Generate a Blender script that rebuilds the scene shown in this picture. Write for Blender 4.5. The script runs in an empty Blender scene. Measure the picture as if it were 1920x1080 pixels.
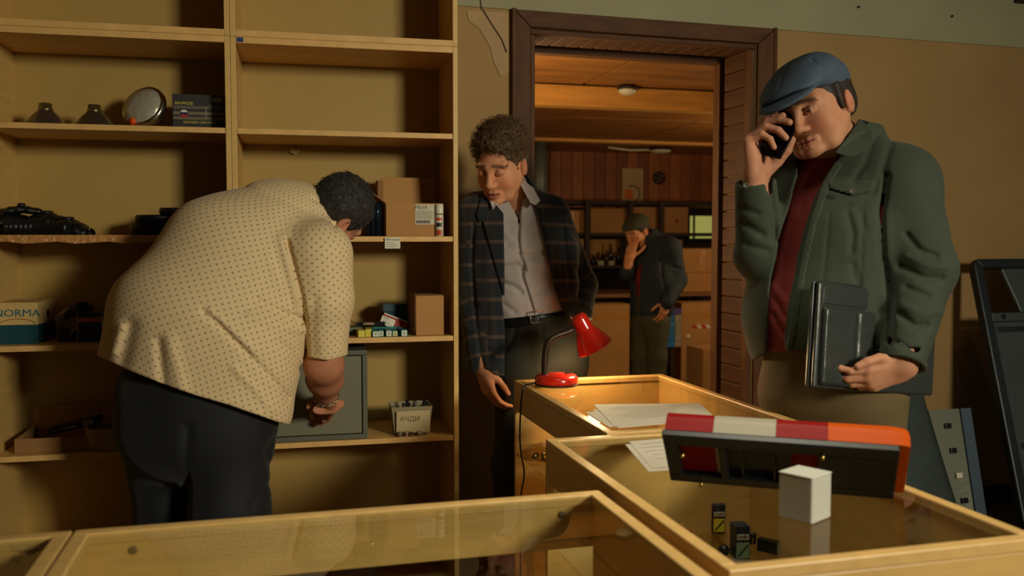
import bpy, bmesh, math, random
import numpy as np
from mathutils import Vector, Matrix, Euler
random.seed(7)
SC = bpy.context.scene
COL = SC.collection

# ------------------------------------------------------------------ camera, world, key light, exposure
FPX = 1700.0
YAW, PITCH, EYE = math.radians(15.1), math.radians(3.1), 1.33
cf = np.array([math.sin(YAW)*math.cos(PITCH), math.cos(YAW)*math.cos(PITCH), -math.sin(PITCH)])
cr = np.array([math.cos(YAW), -math.sin(YAW), 0.0])
cu = np.cross(cr, cf)
cc = np.array([0, 0, EYE])
cam_d = bpy.data.cameras.new('camera'); cam = bpy.data.objects.new('camera', cam_d); COL.objects.link(cam)
cam_d.sensor_width = 36; cam_d.lens = 36*FPX/1920; cam_d.clip_start = .02
cam.matrix_world = Matrix(((cr[0], cu[0], -cf[0], 0), (cr[1], cu[1], -cf[1], 0), (cr[2], cu[2], -cf[2], EYE), (0, 0, 0, 1)))
cam_d.dof.use_dof = True; cam_d.dof.focus_distance = 2.9; cam_d.dof.aperture_fstop = 3.2
SC.camera = cam
SC.view_settings.view_transform = 'Standard'; SC.view_settings.look = 'None'
SC.view_settings.gamma = 1; SC.view_settings.use_curve_mapping = False
SC.view_settings.exposure = 0.0
W = bpy.data.worlds.new('world'); SC.world = W; W.use_nodes = True
W.node_tree.nodes['Background'].inputs[0].default_value = (1.0, .84, .60, 1)
W.node_tree.nodes['Background'].inputs[1].default_value = 0.055

def area_light(name, loc, target, size, energy, color, size_y=None):
    l = bpy.data.lights.new(name, 'AREA'); l.energy = energy; l.color = color; l.size = size
    if size_y: l.shape = 'RECTANGLE'; l.size_y = size_y
    o = bpy.data.objects.new(name, l); COL.objects.link(o); o.location = loc
    o.rotation_euler = (Vector(target)-Vector(loc)).to_track_quat('-Z', 'Y').to_euler(); return o
def point_light(name, loc, energy, color, r=.05):
    l = bpy.data.lights.new(name, 'POINT'); l.energy = energy; l.color = color; l.shadow_soft_size = r
    o = bpy.data.objects.new(name, l); COL.objects.link(o); o.location = loc; return o
key = area_light('window_daylight', (3.05, -2.6, 2.45), (.55, 3.2, 1.10), .80, 57, (1.0, .93, .71), .8); key.data.spread = math.radians(92)
point_light('storeroom_lamp', (.95, 4.4, 1.45), 62, (1.0, .78, .42), .15)
point_light('storeroom_lamp_right', (4.3, 6.1, 1.55), 44, (1.0, .76, .40), .15)
top = area_light('ceiling_light', (.85, 1.45, 2.74), (.85, 1.45, 0), .7, 6.0, (1.0, .93, .70), .5); top.data.spread = math.radians(80)

# ------------------------------------------------------------------ helpers
def ray(px, py): return cf+(px-960)/FPX*cr-(py-540)/FPX*cu
def P(px, py, d): return cc+d*ray(px, py)
def atY(px, py, Y): q = ray(px, py); return cc+q*(Y/q[1])
def atZ(px, py, Z): q = ray(px, py); return cc+q*((Z-EYE)/q[2])
def C3(r, u, f): return r*cr+u*cu+f*cf          # a direction given as right / up / away
def nrm(v): v = np.asarray(v, float); return v/np.linalg.norm(v)

MATS = {}
def lin(c):
    c = c/255.0
    return c/12.92 if c <= .04045 else ((c+.055)/1.055)**2.4
def mat(name, rgb, rough=.6, metal=0.0, spec=.35, noise=None, bump=None, emit=None, trans=0.0, stretch=None, coat=0.0, alpha=None, attr=None, sheen=0.0):
    if name in MATS: return MATS[name]
    m = bpy.data.materials.new(name); m.use_nodes = True; nt = m.node_tree; N = nt.nodes; L = nt.links
    b = N['Principled BSDF']; MATS[name] = m
    col = (*[lin(c) for c in rgb], 1)
    b.inputs['Base Color'].default_value = col; b.inputs['Roughness'].default_value = rough
    b.inputs['Metallic'].default_value = metal; b.inputs['Specular IOR Level'].default_value = spec
    b.inputs['Coat Weight'].default_value = coat; b.inputs['Transmission Weight'].default_value = trans
    b.inputs['Sheen Weight'].default_value = sheen
    if alpha is not None: b.inputs['Alpha'].default_value = alpha
    if emit: b.inputs['Emission Color'].default_value = (*[lin(c) for c in emit[0]], 1); b.inputs['Emission Strength'].default_value = emit[1]
    tc = N.new('ShaderNodeTexCoord'); mp = N.new('ShaderNodeMapping'); L.new(tc.outputs['Object'], mp.inputs[0])
    if stretch: mp.inputs['Scale'].default_value = stretch
    src = None
    if attr:
        at = N.new('ShaderNodeAttribute'); at.attribute_name = attr; src = at.outputs['Color']
    if noise:
        t = N.new('ShaderNodeTexNoise'); t.inputs['Scale'].default_value = noise[0]; t.inputs['Detail'].default_value = 5
        L.new(mp.outputs[0], t.inputs['Vector'])
        mr = N.new('ShaderNodeMapRange'); mr.inputs[1].default_value = .25; mr.inputs[2].default_value = .75
        mr.inputs[3].default_value = 1-noise[1]; mr.inputs[4].default_value = 1+noise[1]; L.new(t.outputs[0], mr.inputs[0])
        mx = N.new('ShaderNodeMix'); mx.data_type = 'RGBA'; mx.blend_type = 'MULTIPLY'; mx.inputs[0].default_value = 1
        if src: L.new(src, mx.inputs[6])
        else: mx.inputs[6].default_value = col
        L.new(mr.outputs[0], mx.inputs[7]); src = mx.outputs[2]
    if src: L.new(src, b.inputs['Base Color'])
    if bump:
        t = N.new('ShaderNodeTexNoise'); t.inputs['Scale'].default_value = bump[0]; t.inputs['Detail'].default_value = 4
        L.new(mp.outputs[0], t.inputs['Vector'])
        bp = N.new('ShaderNodeBump'); bp.inputs['Strength'].default_value = bump[1]; bp.inputs['Distance'].default_value = .01
        L.new(t.outputs[0], bp.inputs['Height']); L.new(bp.outputs[0], b.inputs['Normal'])
    return m

def glass_mat(name, tint=(.93, .95, .90), refl=1.0, rough=.0):
    m = bpy.data.materials.new(name); m.use_nodes = True; nt = m.node_tree; N = nt.nodes; L = nt.links
    N.remove(N['Principled BSDF']); out = N['Material Output']
    tr = N.new('ShaderNodeBsdfTransparent'); tr.inputs[0].default_value = (*tint, 1)
    gl = N.new('ShaderNodeBsdfGlossy'); gl.inputs['Roughness'].default_value = rough
    fr = N.new('ShaderNodeFresnel'); fr.inputs[0].default_value = 1.5
    mu = N.new('ShaderNodeMath'); mu.operation = 'MULTIPLY'; mu.inputs[1].default_value = refl; L.new(fr.outputs[0], mu.inputs[0])
    ge = N.new('ShaderNodeNewGeometry'); fb = N.new('ShaderNodeMath'); fb.operation = 'SUBTRACT'; fb.inputs[0].default_value = 1; L.new(ge.outputs['Backfacing'], fb.inputs[1])   # a pane mirrors on its outer faces only
    m2 = N.new('ShaderNodeMath'); m2.operation = 'MULTIPLY'; L.new(mu.outputs[0], m2.inputs[0]); L.new(fb.outputs[0], m2.inputs[1])
    mx = N.new('ShaderNodeMixShader'); L.new(m2.outputs[0], mx.inputs[0]); L.new(tr.outputs[0], mx.inputs[1]); L.new(gl.outputs[0], mx.inputs[2])
    L.new(mx.outputs[0], out.inputs[0]); MATS[name] = m; return m

class MB:
    """collects vertices and faces; becomes one mesh object"""
    def __init__(s): s.v = []; s.f = []; s.smooth = []
    def add(s, vs, fs, sm=False):
        o = len(s.v); s.v += [tuple(map(float, v)) for v in vs]; s.f += [tuple(i+o for i in f) for f in fs]; s.smooth += [sm]*len(fs); return s
    def box(s, lo, hi, M=None):
        x0, y0, z0 = lo; x1, y1, z1 = hi
        v = [(x0, y0, z0), (x1, y0, z0), (x1, y1, z0), (x0, y1, z0), (x0, y0, z1), (x1, y0, z1), (x1, y1, z1), (x0, y1, z1)]
        if M is not None: v = [tuple(M @ Vector(p)) for p in v]
        return s.add(v, [(0, 3, 2, 1), (4, 5, 6, 7), (0, 1, 5, 4), (1, 2, 6, 5), (2, 3, 7, 6), (3, 0, 4, 7)])
    def prism(s, poly, t0, t1, M=None, sm=False):
        """poly in local x,z ; extruded along local y from t0 to t1"""
        n = len(poly); v = [(p[0], t0, p[1]) for p in poly]+[(p[0], t1, p[1]) for p in poly]
        if M is not None: v = [tuple(M @ Vector(p)) for p in v]
        f = [tuple(range(n)), tuple(range(2*n-1, n-1, -1))]+[(i, i+n, (i+1) % n+n, (i+1) % n) for i in range(n)]
        return s.add(v, f, sm)
    def lathe(s, prof, n=24, M=None, sm=True, cap=True):
        v = []; f = []
        for r, z in prof:
            for i in range(n): a = 2*math.pi*i/n; v.append((r*math.cos(a), r*math.sin(a), z))
        for j in range(len(prof)-1):
            for i in range(n): k = (i+1) % n; f.append((j*n+i, j*n+k, (j+1)*n+k, (j+1)*n+i))
        if cap: f.append(tuple(range(n-1, -1, -1))); f.append(tuple((len(prof)-1)*n+i for i in range(n)))
        if M is not None: v = [tuple(M @ Vector(p)) for p in v]
        return s.add(v, f, sm)
    def tube(s, pts, r, n=8, sm=True, closed=False):
        pts = [np.array(p, float) for p in pts]; m = len(pts); v = []; f = []; prev = None
        for i, p in enumerate(pts):
            a = pts[(i-1) % m] if (closed or i > 0) else p; b = pts[(i+1) % m] if (closed or i < m-1) else p
            t = nrm(b-a); h = np.array([0, 0, 1.]) if prev is None else prev
            if abs(t @ h) > .95 and prev is None: h = np.array([1., 0, 0])
            u = nrm(h-t*(t @ h)); w = np.cross(t, u); prev = u
            rr = r[i] if hasattr(r, '__len__') else r
            for k in range(n): an = 2*math.pi*k/n; v.append(p+rr*(math.cos(an)*u+math.sin(an)*w))
        for i in range(m if closed else m-1):
            j = (i+1) % m
            for k in range(n): q = (k+1) % n; f.append((i*n+k, i*n+q, j*n+q, j*n+k))
        if not closed: f.append(tuple(range(n-1, -1, -1))); f.append(tuple((m-1)*n+k for k in range(n)))
        return s.add(v, f, sm)
    def mesh(s, name, bevel=0.0, seg=2):
        me = bpy.data.meshes.new(name); me.from_pydata(s.v, [], s.f); me.polygons.foreach_set('use_smooth', s.smooth)
        if bevel:
            bm = bmesh.new(); bm.from_mesh(me)
            ed = [e for e in bm.edges if len(e.link_faces) == 2 and e.calc_face_angle(0) > .5]
            bmesh.ops.bevel(bm, geom=ed, offset=bevel, segments=seg, affect='EDGES', clamp_overlap=True, profile=.5)
            bm.to_mesh(me); bm.free()
        me.update(); return me
    def build(s, name, m, parent=None, bevel=0.0, loc=None, label=None, seg=2):
        o = bpy.data.objects.new(name, s.mesh(name, bevel, seg)); COL.objects.link(o)
        if m: o.data.materials.append(m)
        if parent: o.parent = parent
        if loc is not None: o.location = loc
        if label: o['label'] = label
        return o
def T(x, y, z): return Matrix.Translation((x, y, z))
def Rz(a): return Matrix.Rotation(math.radians(a), 4, 'Z')
def Rx(a): return Matrix.Rotation(math.radians(a), 4, 'X')
def Ry(a): return Matrix.Rotation(math.radians(a), 4, 'Y')
def frame(o, ex, ey, ez): return Matrix(((ex[0], ey[0], ez[0], o[0]), (ex[1], ey[1], ez[1], o[1]), (ex[2], ey[2], ez[2], o[2]), (0, 0, 0, 1)))
def tag(o, label, cat, group=None, kind=None):
    o['label'] = label; o['category'] = cat
    if group: o['group'] = group
    if kind: o['kind'] = kind
    return o
def thing(name, label, cat, M=None, group=None):
    o = bpy.data.objects.new(name, None); COL.objects.link(o); o.empty_display_size = .05
    if M is not None: o.matrix_world = M
    return tag(o, label, cat, group)
def struct(o): o['kind'] = 'structure'; return o
def B(lo, hi, M=None): return MB().box(lo, hi, M)
def bx(name, lo, hi, m, parent=None, bevel=0.0, M=None, label=None): return B(lo, hi, M).build(name, m, parent, bevel, label=label)
def text(name, body, size, M, m, parent=None, ex=.0004, align='CENTER', label=None, sx=1.0):
    cu_ = bpy.data.curves.new('txt', 'FONT'); cu_.body = body; cu_.size = size; cu_.align_x = align; cu_.align_y = 'CENTER'; cu_.extrude = ex; cu_.resolution_u = 3
    t = bpy.data.objects.new('txt', cu_); COL.objects.link(t); bpy.context.view_layer.update()
    me = bpy.data.meshes.new_from_object(t.evaluated_get(bpy.context.evaluated_depsgraph_get()))
    bpy.data.objects.remove(t); bpy.data.curves.remove(cu_)
    me.transform(Matrix.Diagonal((sx, 1, 1, 1))); me.transform(M); me.materials.clear(); me.materials.append(m)
    o = bpy.data.objects.new(name, me); COL.objects.link(o)
    if parent: o.parent = parent
    if label: o['label'] = label
    return o
FRONT = Rx(90)         # text lying in x,y stood up to face -y

# ------------------------------------------------------------------ signed-distance modelling (people, soft things)
class Field:
    def __init__(s, lo, hi, h):
        s.h = h; s.n = [int(math.ceil((hi[i]-lo[i])/h))+1 for i in range(3)]
        s.ax = [(lo[i]+h*np.arange(s.n[i])).astype(np.float32) for i in range(3)]
        s.F = np.full(s.n, 5.0, np.float32)
    def sub(s, lo, hi):
        sl = []; g = []
        for i in range(3):
            a = int(np.searchsorted(s.ax[i], lo[i])); b = int(np.searchsorted(s.ax[i], hi[i]))
            if b-a < 1: return None, None
            sl.append(slice(a, b)); sh = [1, 1, 1]; sh[i] = b-a; g.append(s.ax[i][a:b].reshape(sh))
        return tuple(sl), g
    def add(s, pr, k=.02):
        lo, hi, fn = pr; m = k+3*s.h; sl, g = s.sub(lo-m, hi+m)
        if sl is None: return s
        d = fn(*g); a = s.F[sl]; h = np.maximum(k-np.abs(a-d), 0)/k if k > 0 else 0
        s.F[sl] = np.minimum(a, d)-h*h*(k*.25); return s
    def cut(s, pr, k=.004):
        lo, hi, fn = pr; m = k+3*s.h; sl, g = s.sub(lo-m, hi+m)
        if sl is None: return s
        d = -fn(*g); a = s.F[sl]; h = np.maximum(k-np.abs(a-d), 0)/k if k > 0 else 0
        s.F[sl] = np.maximum(a, d)+h*h*(k*.25); return s
    def keep(s, fn, k=.004):
        d = fn(s.ax[0][:, None, None], s.ax[1][None, :, None], s.ax[2][None, None, :]); a = s.F
        h = np.maximum(k-np.abs(a-d), 0)/k; s.F = (np.maximum(a, d)+h*h*(k*.25)).astype(np.float32); return s
    def keep_plane(s, pt, n, r):
        """trim a limb end square: removes what lies past pt along n within radius r of it"""
        pt = np.array(pt, float); n = nrm(n); c = pt+n*r; s.cut((c-1.5*r, c+1.5*r, lambda x, y, z: np.maximum(-((x-pt[0])*n[0]+(y-pt[1])*n[1]+(z-pt[2])*n[2]), np.sqrt((x-c[0])**2+(y-c[1])**2+(z-c[2])**2)-1.15*r)), .003); return s
    def disp(s, fn, lo=None, hi=None):
        if lo is None: lo = [a[0]-1 for a in s.ax]; hi = [a[-1]+1 for a in s.ax]
        sl, g = s.sub(lo, hi)
        if sl is not None: s.F[sl] += fn(*g)
        return s
    def crease(s, pts, r=.012, depth=.008):
        """soft groove (depth>0) or ridge (depth<0) along a polyline"""
        for a, b in zip(pts[:-1], pts[1:]):
            c = cap(a, b, 0.0); lo, hi, fn = c; sl, g = s.sub(lo-3*r, hi+3*r)
            if sl is None: continue
            d = fn(*g); s.F[sl] += depth*np.exp(-(d/r)**2)
        return s
    def surface(s):
        F = s.F; S = F < 0; n = F.shape
        c = np.zeros([n[0]-1, n[1]-1, n[2]-1], np.int8)
        for i in (0, 1):
            for j in (0, 1):
                for k in (0, 1): c += S[i:n[0]-1+i, j:n[1]-1+j, k:n[2]-1+k]
        act = (c > 0) & (c < 8); I = np.argwhere(act); idx = np.full(c.shape, -1, np.int32); idx[act] = np.arange(len(I))
        val = {}
        for i in (0, 1):
            for j in (0, 1):
                for k in (0, 1): val[(i, j, k)] = F[I[:, 0]+i, I[:, 1]+j, I[:, 2]+k]
        acc = np.zeros((len(I), 3)); cnt = np.zeros(len(I))
        for a in val:
            for ax in range(3):
                if a[ax]: continue
                b = list(a); b[ax] = 1; va, vb = val[a], val[tuple(b)]; m = (va < 0) != (vb < 0)
                t = np.where(m, va/np.where(m, va-vb, 1), 0); p = np.tile(np.array(a, float), (len(I), 1)); p[:, ax] += t
                acc[m] += p[m]; cnt[m] += 1
        loc = acc/np.maximum(cnt, 1)[:, None]
        V = (I+loc)*s.h+np.array([a[0] for a in s.ax])
        Q = []
        for ax in range(3):
            u, w = (ax+1) % 3, (ax+2) % 3
            a0 = [slice(None)]*3; a1 = [slice(None)]*3; a0[ax] = slice(0, -1); a1[ax] = slice(1, None)
            for d in (u, w): a0[d] = slice(1, -1); a1[d] = slice(1, -1)
            s0 = S[tuple(a0)]; s1 = S[tuple(a1)]; e = np.argwhere(s0 != s1)
            if not len(e): continue
            fl = s0[e[:, 0], e[:, 1], e[:, 2]]
            e = e.copy(); e[:, u] += 1; e[:, w] += 1
            def cell(du, dw):
                q = e.copy(); q[:, u] += du; q[:, w] += dw; return idx[q[:, 0], q[:, 1], q[:, 2]]
            q = np.stack([cell(-1, -1), cell(0, -1), cell(0, 0), cell(-1, 0)], 1)
            q[~fl] = q[~fl][:, ::-1]; Q.append(q)
        Q = np.concatenate(Q) if Q else np.zeros((0, 4), int)
        return V, Q[(Q >= 0).all(1)]
def vnoise(x, y, z, f, seed=0, oct=2):
    r = np.random.RandomState(seed); o = 0; a = 1.0
    for _ in range(oct):
        for _k in range(3):
            k = r.normal(size=3); k = k/np.linalg.norm(k)*f; k2 = r.normal(size=3); k2 = k2/np.linalg.norm(k2)*f*.7
            o = o+a*np.sin(k[0]*x+k[1]*y+k[2]*z+r.rand()*6.3+1.3*np.sin(k2[0]*x+k2[1]*y+k2[2]*z+r.rand()*6.3))/3
        f *= 2.1; a *= .5
    return o
def _bb(pts, r): p = np.array(pts); return p.min(0)-r, p.max(0)+r
def cap(a, b, ra, rb=None):
    a = np.array(a, float); b = np.array(b, float); rb = ra if rb is None else rb; d = b-a; L2 = max(float(d @ d), 1e-9)
    def fn(x, y, z):
        px, py, pz = x-a[0], y-a[1], z-a[2]
        t = np.clip((px*d[0]+py*d[1]+pz*d[2])/L2, 0, 1).astype(np.float32)
        return np.sqrt((px-t*d[0])**2+(py-t*d[1])**2+(pz-t*d[2])**2)-(ra+(rb-ra)*t)
    lo, hi = _bb([a, b], max(ra, rb)); return lo, hi, fn
def ecap(a, b, side, ra, rb):
    """tapered limb / trunk with an elliptic cross-section: ra, rb = (half width along side, half depth)"""
    a = np.array(a, float); b = np.array(b, float); d = b-a; L = max(np.linalg.norm(d), 1e-6); w = d/L
    s = nrm(np.array(side, float)-w*(np.array(side) @ w)); n = np.cross(w, s)
    def fn(x, y, z):
        px, py, pz = x-a[0], y-a[1], z-a[2]
        t = (px*w[0]+py*w[1]+pz*w[2])/L; tc = np.clip(t, 0, 1).astype(np.float32)
        u = px*s[0]+py*s[1]+pz*s[2]; v = px*n[0]+py*n[1]+pz*n[2]; ww = (t-tc)*L
        rx = ra[0]+(rb[0]-ra[0])*tc; ry = ra[1]+(rb[1]-ra[1])*tc; rw = np.minimum(rx, ry)
        k0 = np.sqrt((u/rx)**2+(v/ry)**2+(ww/rw)**2)+1e-6; k1 = np.sqrt((u/rx**2)**2+(v/ry**2)**2+(ww/rw**2)**2)+1e-6
        return k0*(k0-1)/k1
    lo, hi = _bb([a, b], max(*ra, *rb)); return lo, hi, fn
def ell(c, r, R=None):
    c = np.array(c, float); r = np.array(r, float); R = np.eye(3) if R is None else np.array(R)   # rows of R = local axes
    def fn(x, y, z):
        px, py, pz = x-c[0], y-c[1], z-c[2]
        q = [px*R[i][0]+py*R[i][1]+pz*R[i][2] for i in range(3)]
        k0 = np.sqrt(sum((q[i]/r[i])**2 for i in range(3)))+1e-6; k1 = np.sqrt(sum((q[i]/r[i]**2)**2 for i in range(3)))+1e-6
        return k0*(k0-1)/k1
    m = r.max(); return c-m, c+m, fn
def rbox(c, hs, R=None, rad=.005):
    c = np.array(c, float); hs = np.array(hs, float)-rad; R = np.eye(3) if R is None else np.array(R)
    def fn(x, y, z):
        px, py, pz = x-c[0], y-c[1], z-c[2]
        q = [np.abs(px*R[i][0]+py*R[i][1]+pz*R[i][2])-hs[i] for i in range(3)]
        return np.sqrt(sum(np.maximum(e, 0)**2 for e in q))+np.minimum(np.maximum(np.maximum(q[0], q[1]), q[2]), 0)-rad
    m = np.linalg.norm(hs)+rad; return c-m, c+m, fn
def plane(pt, n):
    pt = np.array(pt, float); n = nrm(n)
    return lambda x, y, z: (x-pt[0])*n[0]+(y-pt[1])*n[1]+(z-pt[2])*n[2]
def polysd(poly, u, v):
    """signed distance to a 2-D polygon (negative inside)"""
    d = np.full(np.broadcast(u, v).shape, 1e9, np.float32); ins = np.zeros(d.shape, bool); n = len(poly)
    for i in range(n):
        (ax, ay), (bx_, by) = poly[i], poly[(i+1) % n]; ex, ey = bx_-ax, by-ay; wx, wy = u-ax, v-ay
        t = np.clip((wx*ex+wy*ey)/(ex*ex+ey*ey+1e-9), 0, 1); d = np.minimum(d, (wx-t*ex)**2+(wy-t*ey)**2)
        cnd = ((ay <= v) & (by > v)) | ((by <= v) & (ay > v)); xx = ax+(v-ay)*ex/(ey if abs(ey) > 1e-9 else 1e-9); ins ^= cnd & (u < xx)
    d = np.sqrt(d); return np.where(ins, -d, d)
def spoly(poly, d0, dmin, dmax):
    """solid whose outline, seen from the front, is a pattern piece; dmin..dmax = its depth range"""
    pts = [P(px, py, d) for px, py in poly for d in (dmin, dmax)]
    def fn(x, y, z):
        qx, qy, qz = x-cc[0], y-cc[1], z-cc[2]
        w = np.maximum(qx*cf[0]+qy*cf[1]+qz*cf[2], .05)
        u = 960+FPX*(qx*cr[0]+qy*cr[1]+qz*cr[2])/w; v = 540-FPX*(qx*cu[0]+qy*cu[1]+qz*cu[2])/w
        return np.maximum(polysd(poly, u, v)*(d0/FPX), np.maximum(dmin-w, w-dmax)).astype(np.float32)
    lo, hi = _bb(pts, .01); return lo, hi, fn
def fmesh(name, parts, m, parent=None, origin=(0, 0, 0), col=None, M=None, label=None, attrs=None):
    """parts = list of (V, Q) islands joined into one mesh; col = list of colour arrays or None"""
    V = np.concatenate([p[0] for p in parts]); o = 0; Q = []
    for p in parts: Q.append(p[1]+o); o += len(p[0])
    Q = np.concatenate(Q)
    if M is not None: A = np.array(M); V = V @ A[:3, :3].T+A[:3, 3]
    V = V-np.array(origin)
    me = bpy.data.meshes.new(name); me.vertices.add(len(V)); me.vertices.foreach_set('co', V.astype(np.float32).ravel())
    me.loops.add(len(Q)*4); me.loops.foreach_set('vertex_index', Q.astype(np.int32).ravel())
    me.polygons.add(len(Q)); me.polygons.foreach_set('loop_start', np.arange(0, len(Q)*4, 4, dtype=np.int32))
    me.polygons.foreach_set('use_smooth', np.ones(len(Q), bool)); me.update(calc_edges=True); me.validate()
    for nm, ar in (attrs or {}).items():
        a = me.attributes.new(nm, 'FLOAT_COLOR', 'POINT'); ar = np.asarray(ar, np.float32)
        a.data.foreach_set('color', np.concatenate([ar, np.ones((len(ar), 1), np.float32)], 1).ravel())
    ob = bpy.data.objects.new(name, me); COL.objects.link(ob); me.materials.append(m)
    if parent: ob.parent = parent
    else: ob.location = origin
    if label: ob['label'] = label
    return ob

# ------------------------------------------------------------------ materials of the place
lam = mat('laminate', (206, 168, 100), .42, noise=(9, .10), stretch=(1, 1, 6), spec=.4)
lam_edge = mat('laminate_edge', (214, 170, 104), .45, noise=(14, .12), stretch=(1.5, 1.5, 1.5))
lam_back = mat('hardboard_back', (168, 138, 74), .6, noise=(3, .06))
beech = mat('beech_laminate', (204, 164, 98), .36, noise=(10, .10), stretch=(1, 1, 7), spec=.45)
beech_rail = mat('beech_rail', (208, 168, 104), .38, noise=(16, .10), stretch=(2, 2, 2), spec=.45)
plaster = mat('tan_plaster', (158, 126, 80), .85, noise=(2.2, .10), bump=(60, .12))
pale = mat('pale_paint', (154, 150, 118), .85, noise=(1.6, .12), bump=(40, .12))
patch_m = mat('bare_plaster', (172, 142, 104), .9, noise=(9, .12), bump=(50, .2))
casing_m = mat('brown_stained_wood', (84, 53, 31), .55, spec=.15, noise=(5, .35), stretch=(6, 6, 1), bump=(40, .1))
casing_x = mat('brown_stained_wood_across', (84, 53, 31), .55, spec=.15, noise=(5, .35), stretch=(1, 6, 6), bump=(40, .1))
plank_m = mat('orange_pine', (150, 84, 38), .5, noise=(4, .35), stretch=(5, 5, 1))
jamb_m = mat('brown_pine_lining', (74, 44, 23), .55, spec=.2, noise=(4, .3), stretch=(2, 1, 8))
ply_m = mat('amber_plywood', (150, 96, 46), .5, noise=(2.2, .3), stretch=(1, 4, 4))
beam_m = mat('amber_beam', (208, 146, 72), .5, noise=(3, .25), stretch=(1, 8, 8))
dark_m = mat('dark_timber', (46, 30, 22), .7, noise=(6, .3))
floor_m = mat('grey_brown_floor', (92, 78, 62), .6, noise=(4, .25))
base_m = mat('dark_baseboard', (30, 32, 32), .5)
card = mat('cardboard', (172, 126, 74), .85, noise=(5, .10))
card2 = mat('cardboard_brown', (150, 108, 64), .85, noise=(5, .12))
card_in = mat('cardboard_inner', (140, 100, 60), .9)
tape_m = mat('brown_tape', (178, 120, 50), .22, spec=.6, bump=(70, .5))
white_m = mat('white_paper', (214, 208, 190), .7)
ink = mat('black_ink', (18, 18, 18), .7)
blk_rub = mat('black_rubber', (16, 18, 20), .42, bump=(80, .15))
blk_pl = mat('black_plastic', (20, 22, 24), .35)
steel = mat('chrome', (200, 196, 186), .18, metal=1.0)
brass = mat('brass', (190, 160, 90), .3, metal=1.0)
glassm = glass_mat('clear_glass', (.965, .98, .94), 1.0)

# ------------------------------------------------------------------ the shop: floor, ceiling, walls
struct(bx('floor', (-3.2, -5, -.05), (5.2, 3.62, 0), floor_m))
struct(bx('ceiling', (-3.2, -5, 2.78), (5.2, 4.1, 2.84), pale))
struct(bx('wall_left', (-3.3, -5, 0), (-3.2, 4.1, 2.78), plaster))
WM = T(.998, 3.68, 0) @ Rz(1.4)
OX0, OX1, OZ, WT = .076, 1.140, 2.207, .30
wb = MB()
wb.box((-4.2, 0, 0), (OX0, WT, 2.78), WM); wb.box((OX1, 0, 0), (4.2, WT, 2.78), WM); wb.box((OX0, 0, OZ), (OX1, WT, 2.78), WM)
wall_back = struct(wb.build('wall_back', plaster))
bx('upper_band', (-4.2, -.007, 2.277), (4.2, -.0005, 2.78), pale, wall_back, M=WM, label='pale painted band above the tan wall')
pp = MB(); pp.prism([(-.20, 2.262), (-.02, 2.262), (-.02, 2.02), (-.055, 2.0), (-.085, 2.06), (-.10, 2.12), (-.145, 2.19), (-.19, 2.22)], -.004, 0, WM)
pp.build('plaster_patch', patch_m, wall_back, label='bare plaster patch beside the doorway')
MB().tube([tuple(WM @ Vector(p)) for p in [(-.15, -.010, 2.36), (-.14, -.010, 2.28), (-.10, -.008, 2.22), (-.05, -.008, 2.15), (-.03, -.008, 2.1)]], .0018, 5).build('wall_wire', dark_m, wall_back, label='thin dark wire down the plaster')
for nx, nz in [(1607, 14), (1786, 30)]:
    q = WM.inverted() @ Vector(atY(nx, nz, 3.72)); MB().lathe([(.0, -.004), (.006, -.002), (.006, .006)], 8, WM @ T(q.x, -.010, q.z) @ Rx(90)).build('nail_hole', dark_m, wall_back)
struct(bx('baseboard_back', (1.232, -.018, 0), (4.2, -.0008, .085), base_m, M=WM, bevel=.004))
# bracket at the very top of the pale band
br = thing('wall_bracket', 'small dark bracket fixed high on the pale band of the wall', 'bracket', WM @ T(2.62, -.01, 2.49))
bx('plate', (-.05, -.02, 0), (.05, .0, .05), dark_m, br, .004); bx('arm', (-.02, -.10, .012), (.02, -.02, .034), dark_m, br, .004)

# ------------------------------------------------------------------ doorway with casing and plank lining
dr = thing('door_1', 'dark stained wooden door casing with plank lined reveal', 'doorway', WM); del dr['category']; struct(dr)
cz = MB(); cz.prism([(0, 0), (.07, 0), (.07, 2.207), (0, 2.275)], -.022, -.001); cz.build('casing', casing_m, dr, .004)
cz = MB(); cz.prism([(OX1+.004, 0), (1.226, 0), (1.226, 2.275), (OX1+.004, 2.205)], -.022, -.001); cz.build('casing', casing_m, dr, .004)
cz = MB(); cz.prism([(.0005, 2.276), (.0705, 2.208), (OX1+.003, 2.206), (1.2255, 2.276)], -.022, -.001); cz.build('casing', casing_x, dr, .004)
bx('edge_bead', (-.012, -.028, 0), (.008, -.001, 2.28), casing_m, dr, .004)
bx('edge_bead', (1.219, -.028, 0), (1.236, -.001, 2.28), casing_m, dr, .004)
bx('jamb_post', (OX1-.022, .001, 0), (OX1-.001, .055, OZ-.024), casing_m, dr, .003)
bx('jamb_post', (OX1-.04, WT-.05, 0), (OX1-.001, WT+.01, OZ-.03), casing_m, dr, .003)
bx('jamb_post', (OX0+.001, .001, 0), (OX0+.02, WT, OZ-.024), casing_m, dr, .003)
bx('head_board', (OX0+.001, WT-.05, OZ-.045), (OX1-.001, WT+.01, OZ-.001), casing_x, dr, .003)
bx('head_board', (OX0+.001, .001, OZ-.022), (OX1-.001, .05, OZ-.001), casing_x, dr, .003)
pm = B((0, 0, 0), (.016, .19, .078)).mesh('lining_plank', .006)
pm.materials.append(jamb_m)
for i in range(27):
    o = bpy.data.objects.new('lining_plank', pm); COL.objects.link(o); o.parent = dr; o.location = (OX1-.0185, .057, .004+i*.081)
pt = B((0, 0, 0), (.066, .19, .014)).mesh('lining_plank', .005); pt.materials.append(jamb_m)
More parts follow.
